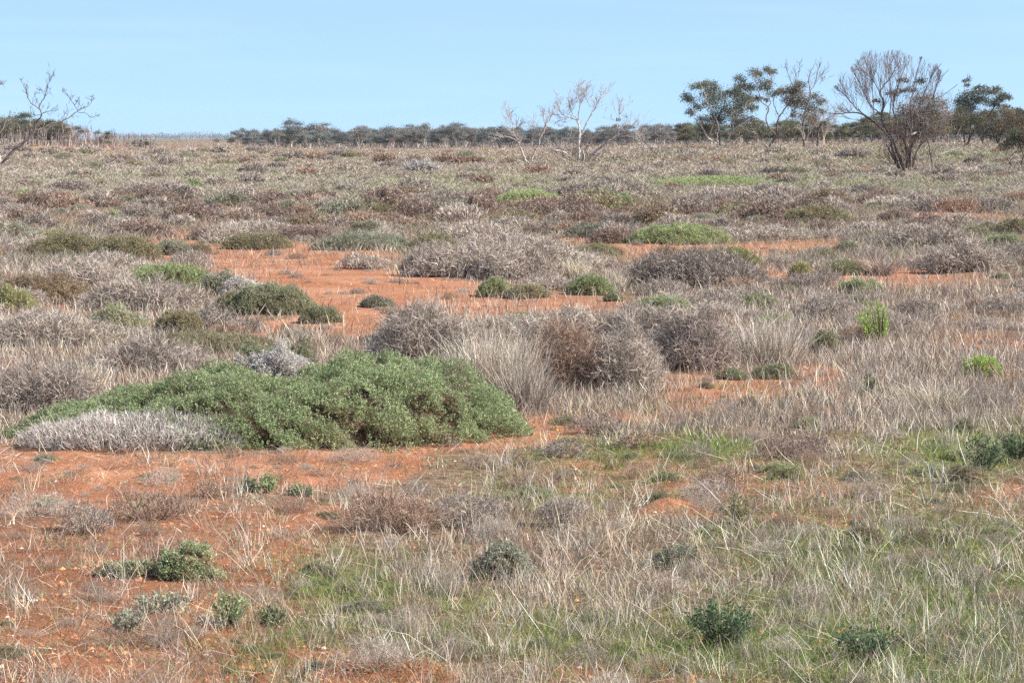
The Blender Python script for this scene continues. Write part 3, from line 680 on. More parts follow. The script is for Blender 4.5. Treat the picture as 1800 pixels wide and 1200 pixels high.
class Tree:
    """a tree whose limbs follow those seen in the photograph, at its own distance and size"""
    def __init__(s, name, bx, by, label, cat='tree', seed=0, group=None, dist=None, depth=1.0):
        s.rng = np.random.default_rng(seed)
        if dist is None:
            s.x, s.y, s.z = spot(bx, by)
        else:
            s.y = dist; s.x = (bx - 900) / FPX * dist; s.z = float(H(s.x, s.y))
        s.bx, s.by = bx, by; s.s = s.y / FPX; s.depth = depth
        s.root = tag(empty(name, (s.x, s.y, s.z)), label, cat, group)
        s.wood = TB(); s.fine = TB(); s.leaf = TB(); s.ends = []; s.clip = None
        s.pix = s.y * PIXR
    def pt(s, px, py, dy): return np.array([(px - s.bx) * s.s, dy, (s.by - py) * s.s])
    def limb(s, pts, r0, r1, cols, dy=(0, 0), twigs=6, tl=(10, 26), lev=2, spread=.6, upb=.3, fine_col=None, jit=.8):
        """pts in photo pixels; r0, r1 radii in photo pixels; dy start and end depth in metres"""
        n = len(pts); rng = s.rng
        P = np.array([s.pt(a, b, dy[0] + (dy[1] - dy[0]) * k / max(1, n - 1)) for k, (a, b) in enumerate(pts)])
        P = smooth(P, 4)
        P[1:-1] += rng.normal(size=(len(P) - 2, 3)) * s.s * jit * 0.6
        r = np.linspace(r0, r1, len(P)) * s.s * .82 * (1 + rng.normal(size=len(P)) * .06)
        c = np.array(cols[int(rng.integers(len(cols)))]) * (1 + rng.normal() * .06)
        cf = np.repeat(c[None], (len(P) - 1) * 12, 0) * (1 + rng.normal(size=((len(P) - 1) * 12, 1)) * .16)
        s.wood.tube(P, np.maximum(r, .2 * s.pix), cf)
        for _ in range(int(twigs * 1.3)):
            t = 0.3 + 0.7 * rng.random(); i = min(int(t * (len(P) - 1)), len(P) - 2)
            s.grow(P[i], (P[min(i + 3, len(P) - 1)] - P[i]), (1.95 - 1.1 * t) * (tl[0] + (tl[1] - tl[0]) * rng.random()) * s.s, min(max(r[i] * .4, .14 * s.pix), .24 * s.pix), lev, spread, upb, fine_col or cols)
        s.grow(P[-1], P[-1] - P[-3], tl[1] * s.s * .3, min(max(r[-1] * .9, .14 * s.pix), .24 * s.pix), lev, spread * .6, upb, fine_col or cols)
        return P
    def grow(s, p, d, L, r, lev, spread, upb, cols):
        rng = s.rng
        d = d / (np.linalg.norm(d) + 1e-9) + rng.normal(size=3) * spread + np.array([0, 0, upb])
        d /= np.linalg.norm(d) + 1e-9
        if s.clip is not None:
            for _ in range(5):
                e = p + d * L
                if s.clip(s.bx + e[0] / s.s, s.by - e[2] / s.s): break
                L *= .65
        n = 4; P = [p]; q = p.copy(); dd = d.copy()
        for k in range(n):
            dd = dd + rng.normal(size=3) * .16 + np.array([0, 0, upb * .25]); dd /= np.linalg.norm(dd)
            q = q + dd * L / n; P.append(q)
        P = np.array(P)
        c = np.array(cols[int(rng.integers(len(cols)))]) * (1 + rng.normal() * .1)
        s.fine.tube(P, np.linspace(max(r, .15 * s.pix), max(r * .5, .10 * s.pix), n + 1), c, 3)
        if lev > 0:
            for _ in range(int(rng.integers(2, 4))):
                i = int(rng.integers(1, n + 1))
                s.grow(P[i], P[i] - P[i - 1], L * (.45 + .35 * rng.random()), r * .65, lev - 1, spread, upb, cols)
        else: s.ends.append(P[-1])
    def clump(s, px, py, rx, ry, n, cols=EUC, dy=0., size=1.15, dz=None, droop=.3):
        rng = s.rng; c0 = s.pt(px, py, dy)
        a = rx * s.s; b = ry * s.s
        n = int(n)
        # leaf sprays gather in small bunches that sit on a flattened cap
        m = max(4, n // 22)
        v = rng.normal(size=(m, 3)); v /= np.linalg.norm(v, axis=1, keepdims=True)
        v *= (.35 + .65 * rng.random((m, 1)) ** .5); v[:, 2] = np.abs(v[:, 2]) * 1.2 - .45
        bc = c0 + v * [a, max(a * .8, .5) * s.depth, b]
        k = rng.integers(0, m, n)
        sp = max(min(a, b) * .42, s.pix)
        Q = bc[k] + rng.normal(size=(n, 3)) * [sp * 1.05, sp, sp * .8]
        d = rng.normal(size=(n, 3)) + [0, 0, -droop]; d /= np.linalg.norm(d, axis=1, keepdims=True)
        sd = np.cross(d, rng.normal(size=(n, 3))); sd /= np.linalg.norm(sd, axis=1, keepdims=True) + 1e-9
        z = max(.09, size * s.pix) * (.6 + .8 * rng.random((n, 1)))
        col = colmix(rng, cols, m, .14)[k] * (1 + rng.normal(size=(n, 1)) * .12)
        s.leaf.tris(Q - sd * z * .33, Q + sd * z * .33, Q + d * z * 1.2, col)
        # a twig carries every clump
        for _ in range(3):
            e = bc[int(rng.integers(m))]
            s.fine.strokes((c0 + [0, 0, -b * 1.3])[None] + rng.normal(size=(1, 3)) * a * .2, e[None], .5 * s.pix, MIDW[0], rng)
    def done(s):
        if s.wood.n: s.wood.obj('trunk', M_WOOD, s.root)
        if s.fine.n: s.fine.obj('crown', M_WOOD, s.root)
        if s.leaf.n: s.leaf.obj('foliage', M_LEAF, s.root)
        return s.root

def z1(p): return [(a / 6, 100 + b / 6) for a, b in p]
def z2(p): return [(860 + a / 6, 150 + b / 6) for a, b in p]
def z3(p): return [(1190 + a / 6, 100 + b / 6) for a, b in p]
def z4(p): return [(1450 + a / 5, 80 + b / 5) for a, b in p]
def z5(p): return [(1600 + a / 6, 120 + b / 6) for a, b in p]

# the leaning dead tree at the picture edge
t = Tree('dead_tree', 5, 290, 'leaning dark dead tree whose two long bare arms reach over the sandy bank', seed=1)
t.limb(z1([(20,1140),(60,1080),(150,980),(230,920),(310,850),(372,775)]), 3.6, 2.4, MIDW, (0, .3), 2, (8, 20), 1)
t.limb(z1([(372,775),(375,700),(430,645),(445,600),(420,550),(345,490),(315,430),(310,380),(280,320),(262,275)]), 1.9, .5, DARKW + MIDW, (.3, -.8), 8, (6, 15), 2)
t.limb(z1([(420,550),(430,500),(470,440),(490,370),(500,300),(530,250),(545,215)]), 1.1, .4, DARKW + MIDW, (0, .8), 9, (6, 15), 2)
t.limb(z1([(445,605),(500,588),(570,570),(625,535)]), .9, .35, DARKW + MIDW, (0, -.6), 5, (6, 12), 1)
t.limb(z1([(440,615),(380,620),(335,600),(310,550)]), .7, .3, DARKW + MIDW, (0, .6), 4, (6, 12), 1)
t.limb(z1([(372,775),(430,762),(520,718),(620,685),(720,640),(800,580),(850,550),(910,530),(960,460)]), 1.7, .4, DARKW + MIDW, (.3, 1.0), 9, (6, 15), 2)
t.limb(z1([(805,580),(780,510),(740,450),(690,375)]), .7, .3, DARKW + MIDW, (.8, .2), 6, (6, 14), 2)
t.limb(z1([(805,585),(890,600),(930,640),(1000,620)]), .6, .3, DARKW + MIDW, (.8, 1.6), 5, (6, 12), 1)
t.limb(z1([(60,1085),(120,1065),(180,1110),(222,1135)]), 1.2, .4, DARKW + MIDW, (0, -1), 4, (5, 9), 1)
t.limb(z1([(20,1150),(-10,1060),(-30,960)]), 2.6, 1.6, PALE, (0, .4), 4, (8, 20), 1)
t.done()
t = Tree('dead_tree', -26, 296, 'bare grey tree mostly out of the picture, its twig tips showing at the edge', seed=2)
t.limb([(-26,296),(-22,270),(-28,240),(-18,210),(-10,180),(-4,150),(0,150)], 3, .4, MIDW, (0, 0), 12, (8, 16), 2)
t.limb([(-24,262),(-10,245),(4,228),(8,215),(14,200)], 1.4, .4, MIDW, (0, .8), 6, (8, 14), 2)
t.limb([(-26,250),(-45,225),(-60,190)], 2, .5, MIDW, (0, -.8), 8, (8, 20), 2)
t.done()

# the dead trees in the middle
t = Tree('dead_tree', 926, 288, 'slender dead tree with a forked pale trunk, crossing limbs with the white curved one', seed=3)
t.limb(z2([(395,825),(370,770),(340,700),(310,620),(280,570),(250,520),(200,470),(150,455)]), 2.65, .6, PALE, (0, .4), 7, (8, 22), 2)
t.limb(z2([(350,730),(325,650),(300,600),(270,545)]), 1.99, 1.0, PALE, (.2, .2), 2, (8, 16), 1)
t.limb(z2([(290,600),(220,560),(120,560),(60,585)]), 0.99, .35, PALE, (0, -.8), 6, (6, 16), 2)
t.limb(z2([(258,525),(275,480),(312,440),(330,410)]), 1.22, .45, MIDW, (.2, .6), 6, (8, 20), 2)
t.limb(z2([(255,520),(250,440),(235,380),(205,330)]), 0.99, .35, PALE, (0, -.5), 8, (8, 22), 2)
t.done()
t = Tree('dead_tree', 933, 287, 'white dead tree with one curved trunk, a broken dark log at its foot', seed=4)
t.limb(z2([(440,825),(460,750),(490,690),(520,640),(535,560),(570,500),(590,450),(602,420)]), 2.76, 1.0, PALE, (0, 0), 5, (8, 20), 2)
t.limb(z2([(530,535),(512,475),(480,450),(430,440)]), 0.99, .35, PALE, (0, .5), 6, (8, 18), 2)
t.limb(z2([(600,430),(572,380),(570,310)]), 0.88, .35, PALE, (0, -.4), 6, (8, 18), 2)
t.limb(z2([(602,425),(640,370),(655,320)]), 0.88, .35, PALE, (0, .6), 6, (8, 18), 2)
t.limb(z2([(470,815),(520,780),(570,745),(620,720),(680,692),(720,700)]), 2.10, .9, PALE, (.1, -.8), 3, (6, 12), 1)
t.limb(z2([(560,715),(600,680),(660,675)]), 1.33, .6, MIDW, (0, 1), 3, (6, 12), 1)
t.limb(z2([(300,790),(330,810),(360,826)]), 0.99, .6, PALE, (-1, -1), 0, (4, 8), 0)
t.done()
t = Tree('dead_tree', 1019, 287, 'tallest bare dead tree of the middle plain, white limbs fanning against the sky', seed=5)
t.limb(z2([(945,820),(945,700),(945,600),(955,520),(950,450),(935,390)]), 3.09, 1.7, PALE, (0, 0), 3, (8, 16), 1)
t.limb(z2([(965,800),(962,700),(965,600),(968,540)]), 1.88, 1.0, MIDW, (.3, .3), 3, (8, 16), 1)
t.limb(z2([(940,430),(910,375),(850,355),(790,370),(730,390),(700,420)]), 1.22, .4, MIDW, (0, -.8), 8, (8, 20), 2)
t.limb(z2([(935,385),(880,310),(850,250),(845,220)]), 1.10, .4, PALE, (0, .5), 9, (8, 24), 2)
t.limb(z2([(935,380),(800,335),(750,290),(720,240)]), 0.88, .35, PALE, (0, 1.2), 9, (8, 22), 2)
t.limb(z2([(938,380),(945,290),(960,200),(970,130),(990,80)]), 1.22, .35, PALE, (0, -.4), 12, (8, 22), 2)
t.limb(z2([(1000,470),(1020,420),(1050,360),(1080,310),(1110,260),(1130,200),(1180,130),(1210,80)]), 1.66, .4, PALE, (.2, .6), 10, (8, 20), 2)
t.limb(z2([(960,540),(985,500),(1000,470)]), 1.66, 1.4, PALE, (.1, .2), 0, (4, 8), 0)
t.limb(z2([(1065,240),(1040,190),(1010,140),(1000,110)]), 0.77, .3, PALE, (.4, -.6), 7, (8, 18), 2)
t.limb(z2([(1150,180),(1220,125),(1240,100)]), 0.66, .3, PALE, (.4, 1), 5, (8, 14), 1)
t.limb(z2([(890,825),(850,770),(800,720),(740,700),(690,690)]), 2.21, .8, PALE, (0, -1.2), 5, (8, 16), 2)
t.limb(z2([(880,815),(810,770),(770,735),(700,670),(640,640)]), 1.99, .6, MIDW, (0, .8), 6, (8, 18), 2)
t.limb(z2([(1030,820),(1040,740),(1010,680),(1080,640),(1110,590)]), 1.77, .5, MIDW, (0, -.8), 8, (8, 18), 2)
t.limb(z2([(880,820),(875,740),(880,690)]), 1.44, .7, MIDW, (-.4, -.4), 4, (6, 14), 1)
t.limb(z2([(915,825),(915,750),(905,690)]), 1.33, .6, MIDW, (-.6, -.7), 4, (6, 14), 1)
t.limb(z2([(900,800),(840,760),(780,770),(720,800)]), 1.77, .6, MIDW, (-1.2, -1.6), 4, (6, 14), 1)
t.limb(z2([(1000,815),(1060,770),(1130,775),(1200,790)]), 1.66, .5, PALE, (-1.2, -1.6), 4, (6, 14), 1)
t.limb(z2([(990,825),(1000,760),(985,690)]), 1.33, .6, PALE, (-.6, -.7), 4, (6, 14), 1)
t.done()
t = Tree('dead_tree', 1037, 286, 'pale dead trunk leaning far over, a wisp of leaves near its top', seed=6)
t.limb(z2([(1060,800),(1110,710),(1180,660),(1220,620),(1300,575),(1360,540),(1430,490),(1490,450),(1512,430)]), 2.65, .7, PALE, (0, -.6), 7, (8, 20), 2)
t.limb(z2([(1370,540),(1360,480),(1345,400),(1375,340),(1360,270),(1400,240),(1470,210)]), 0.99, .35, PALE, (-.3, .5), 9, (8, 20), 2)
t.limb(z2([(1390,545),(1480,550),(1570,570),(1640,650)]), 0.99, .35, PALE, (-.3, -1.2), 8, (8, 20), 2)
t.limb(z2([(1490,455),(1540,500),(1580,545)]), 0.66, .3, PALE, (-.5, .5), 7, (8, 18), 2)
t.limb(z2([(1060,790),(1100,730),(1150,740),(1200,745)]), 1.10, .4, PALE, (.2, -1.4), 5, (8, 16), 1)
t.limb(z2([(1130,775),(1180,745),(1230,700)]), 1.22, .5, MIDW, (-.8, -.4), 5, (6, 12), 1)
t.limb(z2([(1220,640),(1300,600),(1340,640)]), 0.66, .3, PALE, (0, -.8), 5, (8, 16), 1)
t.clump(1089, 211, 6, 4, 60, EUC)
t.clump(1100, 205, 10, 4, 26, EUC)
t.done()

# eucalypts on the rise
def clumps(t, zf, L, cols=EUC, dens=1.0, dyr=1.0):
    for (a, b, rx, ry) in L:
        (px, py), = zf([(a, b)])
        k = 5 if zf is z4 else 6
        if zf is z4: rx, ry = rx * .8, ry * .8
        t.clump(px, py, rx / k * 1.28, ry / k * 1.5, 90 + dens * .95 * rx * ry / k / k * 9.0, cols, dy=.4 + t.rng.normal() * dyr)
t = Tree('eucalypt', 1263, 261, 'white stemmed eucalypt with leafy umbrella clumps, first of the row on the rise', seed=7)
t.limb(z3([(440,950),(400,910),(340,870),(290,810),(250,740),(220,660),(160,590)]), 1.8, .6, PALE, (-.4, -1.9), 6, (8, 18), 1)
t.limb(z3([(432,920),(415,850),(430,760),(400,650),(350,550),(290,470),(280,400),(240,330)]), 1.6, .5, PALE, (-.4, -1.9), 6, (8, 18), 1)
t.limb(z3([(452,950),(432,740),(440,650),(480,560),(520,450)]), 2.2, .8, DARKW, (.2, .6), 6, (8, 18), 1)
t.limb(z3([(480,970),(520,910),(560,810),(620,740),(670,680),(690,600),(700,520)]), 1.9, .6, PALE, (-.4, -1.9), 6, (8, 18), 1)
t.limb(z3([(585,780),(592,690),(610,600)]), 1.0, .4, PALE, (-.4, -1.9), 4, (8, 16), 1)
t.limb(z3([(580,970),(620,890),(700,830)]), 1.3, .6, MIDW, (.4, 1.2), 3, (8, 16), 1)
t.limb(z3([(355,830),(350,760),(375,700)]), 1.1, .5, PALE, (-.4, -1.9), 3, (8, 16), 1)
clumps(t, z3, [(200,310,60,35),(290,300,60,35),(370,305,60,35),(370,355,60,35),(100,425,45,35),(150,450,50,30),(210,530,45,40),(150,590,35,30),(320,400,50,40),(420,430,90,55),(360,490,70,50),(540,390,80,30),(620,400,60,35),(520,580,90,75),(640,570,70,70),(400,640,70,70),(440,680,50,40),(700,450,90,50),(800,450,60,35),(690,510,60,40),(780,540,60,30),(300,660,60,34),(300,760,60,40),(640,720,60,40)])
t.done()
t = Tree('eucalypt', 1352, 262, 'tall open eucalypt with a twisting grey trunk and few leaf tufts at the sky', seed=8)
t.limb(z3([(960,955),(900,910),(850,850),(800,800),(700,760)]), 1.8, .6, PALE, (-.4, -1.9), 6, (8, 18), 1)
t.limb(z3([(970,965),(1000,890),(1040,830),(1040,740),(1060,640),(1100,580),(1150,510),(1200,430)]), 2.6, .8, PALE + MIDW, (-.4, -1.5), 7, (8, 18), 1)
t.limb(z3([(1060,610),(1030,540),(1010,460),(1000,420)]), 1.0, .5, DARKW, (.2, -.4), 4, (8, 14), 1)
t.limb(z3([(1035,830),(960,740),(930,640),(960,550),(920,510),(880,480),(850,410),(830,320),(810,240),(825,190)]), 1.6, .5, MIDW + PALE, (-.4, -1.2), 8, (8, 16), 1)
t.limb(z3([(940,560),(985,490),(950,400),(960,330),(985,240),(970,160)]), .9, .35, MIDW, (.3, -.5), 6, (8, 14), 1)
t.limb(z3([(1000,890),(1120,800),(1200,760),(1280,750)]), 1.5, .5, PALE, (-.4, -1.9), 6, (8, 16), 1)
t.limb(z3([(1010,870),(1120,700),(1200,620),(1240,560)]), 1.3, .5, MIDW, (0, .7), 6, (8, 16), 1)
clumps(t, z3, [(655,225,40,30),(700,250,24,12),(810,180,50,45),(890,180,25,15),(960,145,45,30),(1030,155,35,30),(930,280,60,40),(920,335,70,26),(690,310,80,35),(770,330,50,40),(640,345,50,25),(1040,390,70,30),(830,740,80,45),(900,780,60,45),(760,660,100,30),(1190,720,60,40),(870,440,30,18),(930,460,26,14)])
t.done()
t = Tree('eucalypt', 1413, 262, 'eucalypt with tall bare antler twigs above a reddish leafy crown', seed=9)
t.limb(z3([(1337,970),(1335,890),(1320,760),(1330,640),(1350,550),(1380,460),(1390,380),(1370,270),(1385,180),(1430,80)]), 2.8, .4, MIDW + PALE, (-.4, -1.2), 8, (8, 18), 1)
t.limb(z3([(1335,890),(1300,810),(1280,770)]), 1.2, .6, PALE, (-.4, -1.9), 4, (8, 14), 1)
t.limb(z3([(1340,900),(1390,800),(1440,710),(1460,620)]), 1.8, .7, PALE, (-.4, -1.9), 5, (8, 16), 2)
t.limb(z3([(1400,770),(1480,690),(1600,640),(1700,605),(1790,590)]), 1.2, .4, PALE, (-.2, -1), 10, (8, 22), 2)
t.limb(z3([(1390,390),(1450,290),(1490,150),(1520,40)]), .9, .3, MIDW, (.2, .8), 7, (8, 16), 1)
t.limb(z3([(1460,290),(1520,200),(1590,130)]), .7, .3, MIDW, (.4, 1.2), 5, (8, 16), 1)
t.limb(z3([(1370,330),(1270,270),(1230,130)]), .8, .3, MIDW, (.2, -.4), 5, (8, 14), 1)
t.limb(z3([(1260,380),(1200,280),(1160,180),(1125,115)]), .8, .3, MIDW, (.2, -.8), 5, (8, 14), 1)
t.limb(z3([(1262,280),(1285,180),(1290,85)]), .6, .3, MIDW, (.2, .3), 4, (8, 14), 1)
t.limb(z3([(1500,300),(1540,240)]), .4, .25, MIDW, (.4, .6), 4, (8, 12), 1)
clumps(t, z3, [(1150,360,60,35),(1230,350,60,40),(1270,300,60,35),(1260,390,70,50),(1250,480,70,55),(1180,460,50,40),(1460,420,45,34),(1540,480,50,26),(1320,480,70,60),(1430,540,60,50),(1340,640,60,50),(1450,640,60,50),(1220,610,25,40),(1530,580,30,24)], [srgb(138,124,102), srgb(126,122,98), srgb(116,118,94), srgb(150,126,108)])
t.done()
t = Tree('dead_stump_tree', 1437, 258, 'dark crooked trunk standing between the antlered eucalypt and the great bare tree', seed=10)
t.limb(z3([(1478,955),(1490,860),(1492,780),(1540,700),(1590,670),(1640,650)]), 2.8, .7, DARKW, (0, .4), 9, (8, 20), 2)
t.limb(z3([(1490,800),(1450,740),(1420,700)]), 1.3, .5, DARKW, (0, -.5), 5, (8, 18), 2)
t.done()
t = Tree('dead_stump_tree', 1450, 260, 'pale orange forked stump with two legs beside the dark crooked trunk', seed=12)
t.limb(z3([(1525,960),(1545,860),(1530,770)]), 1.5, .8, [srgb(200,170,150)], (0, 0), 3, (8, 18), 1, fine_col=PALE)
t.limb(z3([(1572,960),(1552,860),(1590,765),(1640,700)]), 1.4, .6, [srgb(200,170,150)], (.2, .4), 8, (8, 22), 2, fine_col=PALE)
t.done()

# the great bare tree
t = Tree('bare_tree', 1589, 304, 'great spreading bare tree with a broom of fine purplish twigs, largest tree in view', seed=13)
FT = [srgb(156,142,140), srgb(144,130,128), srgb(170,156,152), srgb(130,116,114)]
def domed(a, b):
    g = math.atan2(b - 205, a - 1566)
    return math.hypot((a - 1566) / 108, (b - 205) / (112 if b < 205 else 130)) < .80 + .4 * float(fbm(g * 3.1 + 20, .5, 97, 3))
t.clip = domed
def big(p, r0, r1, cols, dy, tw, tl=(14, 34), lev=3, spread=.26, upb=.30): t.limb(z4(p), r0, r1, cols, dy, int(tw * 1.5), (tl[0] * 1.2, tl[1] * 1.5), min(lev, 2), spread, upb, FT)
big([(660,1115),(600,950),(560,820),(470,720),(380,650),(260,595),(100,605),(0,600)], 3.4, .5, DARKW, (0, -.8), 9, (10, 28), 2)
big([(700,1105),(640,950),(590,830),(540,740),(500,660),(500,600),(512,500),(482,430),(510,360),(560,300),(620,200)], 4.2, .6, DARKW, (0, .3), 12)
big([(495,620),(440,570),(400,550),(340,450),(290,350),(240,270)], 1.7, .5, DARKW, (.1, -.8), 12)
big([(440,690),(330,600),(240,520),(190,450),(120,390)], 1.5, .4, REDW, (0, .8), 12, (12, 26))
big([(480,420),(440,340),(390,270),(340,220)], 1.1, .4, DARKW, (.3, 1), 9)
big([(425,640),(415,420),(400,330),(410,240)], 1.0, .4, REDW, (0, .4), 8)
big([(600,770),(560,640),(575,500),(560,380),(540,240),(520,160)], 1.4, .4, REDW, (.2, -.6), 9, (12, 26))
big([(740,1095),(700,850),(640,700),(600,560),(640,380),(690,240),(720,170)], 2.2, .5, REDW, (0, .8), 11)
big([(720,1080),(740,880),(760,700),(740,520),(770,330),(800,190),(820,120)], 2.0, .4, REDW, (.2, -.7), 10)
big([(770,1070),(800,950),(840,880),(900,820),(1000,740)], 2.4, .8, REDW, (0, .5), 7, (10, 24), 2)
big([(745,1080),(760,900),(860,720),(900,560),(960,450),(1000,340),(1095,215)], 2.6, .4, DARKW, (.1, .9), 9, (10, 26), 2)
big([(958,455),(990,330),(1000,270)], .9, .4, DARKW, (.8, .2), 6, (8, 18), 2)
big([(960,480),(1010,465),(1100,410),(1190,340)], 1.0, .35, DARKW, (.8, 1.4), 7, (8, 18), 2)
big([(820,560),(870,420),(920,280),(1000,170)], 1.3, .4, REDW, (.3, -.4), 8, (10, 24))
big([(660,1100),(560,930),(520,880)], 2.0, 1.0, DARKW, (0, -1), 6, (8, 18), 2)
big([(640,1120),(540,1150),(480,1140),(440,1080)], 1.6, .5, DARKW, (-.3, -1.6), 8, (6, 14), 2, .6, .1)
big([(740,1130),(780,1080),(830,1130)], 1.5, .6, DARKW, (-.5, -1), 6, (6, 12), 1, .7, .1)
big([(700,1140),(640,1150),(580,1130)], 1.2, .5, MIDW, (-.8, -1.6), 6, (6, 12), 2, .7, .1)
t.limb(z4([(735,785),(780,765)]), 1.9, 1.4, [srgb(235,228,220)], (-1, -1), 0, (2, 4), 0)
FOL = [srgb(140,132,108), srgb(128,126,102), srgb(150,134,114), srgb(132,116,100)]
clumps(t, z4, [(900,480,120,40),(1000,530,100,60),(850,560,130,80),(960,640,120,90),(800,680,120,80),(1000,740,90,60),(870,760,110,70),(750,790,80,50),(740,560,60,50)], FOL, .5, .8)
clumps(t, z4, [(690,310,60,22),(850,315,40,36),(600,430,60,26),(450,490,40,18),(640,400,50,20),(760,390,60,26)], [srgb(118,110,98), srgb(108,102,92)], .45, .5)
for _ in range(240):        # the hanging thicket of small dead branches
    q = t.pt(1450 + t.rng.uniform(650, 1090) / 5, 80 + t.rng.normal(680, 125) / 5, t.rng.normal() * 1.0)
    t.grow(q, np.array([.3, 0, .6]), t.rng.uniform(.5, 1.2), .2 * t.pix, 1, .7, .2, FT)
for _ in range(150):
    q = t.pt(1450 + t.rng.normal(660, 75) / 5, 80 + t.rng.uniform(800, 1080) / 5, t.rng.normal() * .5)
    t.grow(q, np.array([-.1, 0, 1]), t.rng.uniform(.4, 1.0), .2 * t.pix, 1, .6, .2, REDW)
t.done()
t = Tree('dead_stump_tree', 1637, 304, 'thin dark broken trunk standing alone beside the foot of the great bare tree', seed=14)
t.limb(z4([(940,1110),(945,1060),(930,980),(915,900),(895,850)]), 1.4, .7, DARKW, (0, 0), 3, (5, 10), 1)
t.limb(z4([(940,1095),(1000,1060),(1050,1075)]), .7, .4, DARKW, (0, -.5), 3, (4, 8), 1)
t.done()
t = Tree('fallen_branch', 1668, 275, 'pale fallen branch lying in grass behind the thin broken trunk', cat='branch', seed=15)
t.limb(z5([(330,905),(400,880),(470,860),(530,835)]), .9, .6, PALE, (0, .6), 4, (6, 12), 1)
t.done()
# trees behind and beside it
t = Tree('eucalypt', 1698, 258, 'dark many stemmed eucalypt with layered crown, beyond the fallen pale branch', seed=16)
t.limb(z5([(590,825),(640,730),(720,620),(830,500),(900,400),(1000,330)]), 2.6, .6, DARKW, (0, .4), 7, (8, 18), 1)
t.limb(z5([(580,825),(560,700),(540,560),(600,470),(700,370)]), 2.0, .6, DARKW, (0, -.6), 7, (8, 18), 1)
t.limb(z5([(620,805),(640,640),(650,500),(700,400)]), 2.0, .6, DARKW, (.3, .8), 7, (8, 18), 1)
t.limb(z5([(480,720),(520,640),(590,500),(640,440)]), 1.2, .5, PALE, (-.4, -.4), 4, (8, 16), 1)
t.limb(z5([(560,270),(560,180),(600,135)]), .5, .3, DARKW, (0, 0), 6, (6, 12), 1)
t.limb(z5([(600,480),(570,360),(560,270)]), .7, .5, DARKW, (0, 0), 2, (6, 12), 1)
clumps(t, z5, [(720,215,60,20),(620,310,90,50),(700,270,80,40),(850,240,100,25),(900,260,60,25),(980,300,50,34),(1030,320,26,16),(950,330,40,40),(760,350,100,40),(880,380,60,30),(560,380,80,40),(620,420,80,60),(540,460,60,60),(700,540,80,40),(640,560,70,60),(480,520,60,60),(440,600,60,60),(590,140,40,10),(580,190,24,14)], EUCD, 1.0, .9)
t.done()
t = Tree('eucalypt', 1753, 254, 'rust tinged eucalypt behind the layered dark one', seed=17)
t.limb(z5([(920,800),(900,700),(860,560),(900,480)]), 1.8, .6, DARKW, (0, .3), 6, (8, 18), 1)
t.limb(z5([(930,800),(960,680),(1040,580),(1130,470)]), 1.8, .6, DARKW, (0, -.4), 6, (8, 18), 1)
t.limb(z5([(720,740),(800,640),(900,570),(960,520)]), .9, .5, PALE, (-.3, -.3), 4, (8, 16), 1)
clumps(t, z5, [(950,460,110,34),(860,520,60,40),(1000,410,60,16),(1130,450,60,20),(1180,470,50,30),(1100,560,80,60),(900,620,90,60),(900,700,80,60),(760,680,60,50),(1020,640,60,50),(1160,560,60,50),(1230,480,50,30),(1250,560,60,50)], [srgb(144,120,100), srgb(120,118,96), srgb(132,114,96), srgb(112,114,94)], 1.0, .9)
t.done()
t = Tree('eucalypt', 1797, 298, 'small eucalypt cut by the picture edge with black fallen limbs at its foot', seed=18)
t.limb(z5([(1165,1075),(1190,930),(1165,830),(1180,700)]), 2.2, .8, DARKW, (0, .2), 7, (8, 18), 1)
t.limb(z5([(1165,1065),(1060,1025),(1000,950),(980,960)]), 1.6, .6, DARKW, (0, -.8), 5, (6, 12), 1)
t.limb(z5([(1050,1010),(1035,930),(1100,880)]), 1.2, .5, DARKW, (-.4, -.8), 4, (6, 12), 1)
clumps(t, z5, [(1150,700,70,50),(1060,810,60,45),(1180,760,60,50),(1110,760,60,40),(1230,700,60,50),(1250,800,60,50)], EUCD, .9, .6)
t.done()

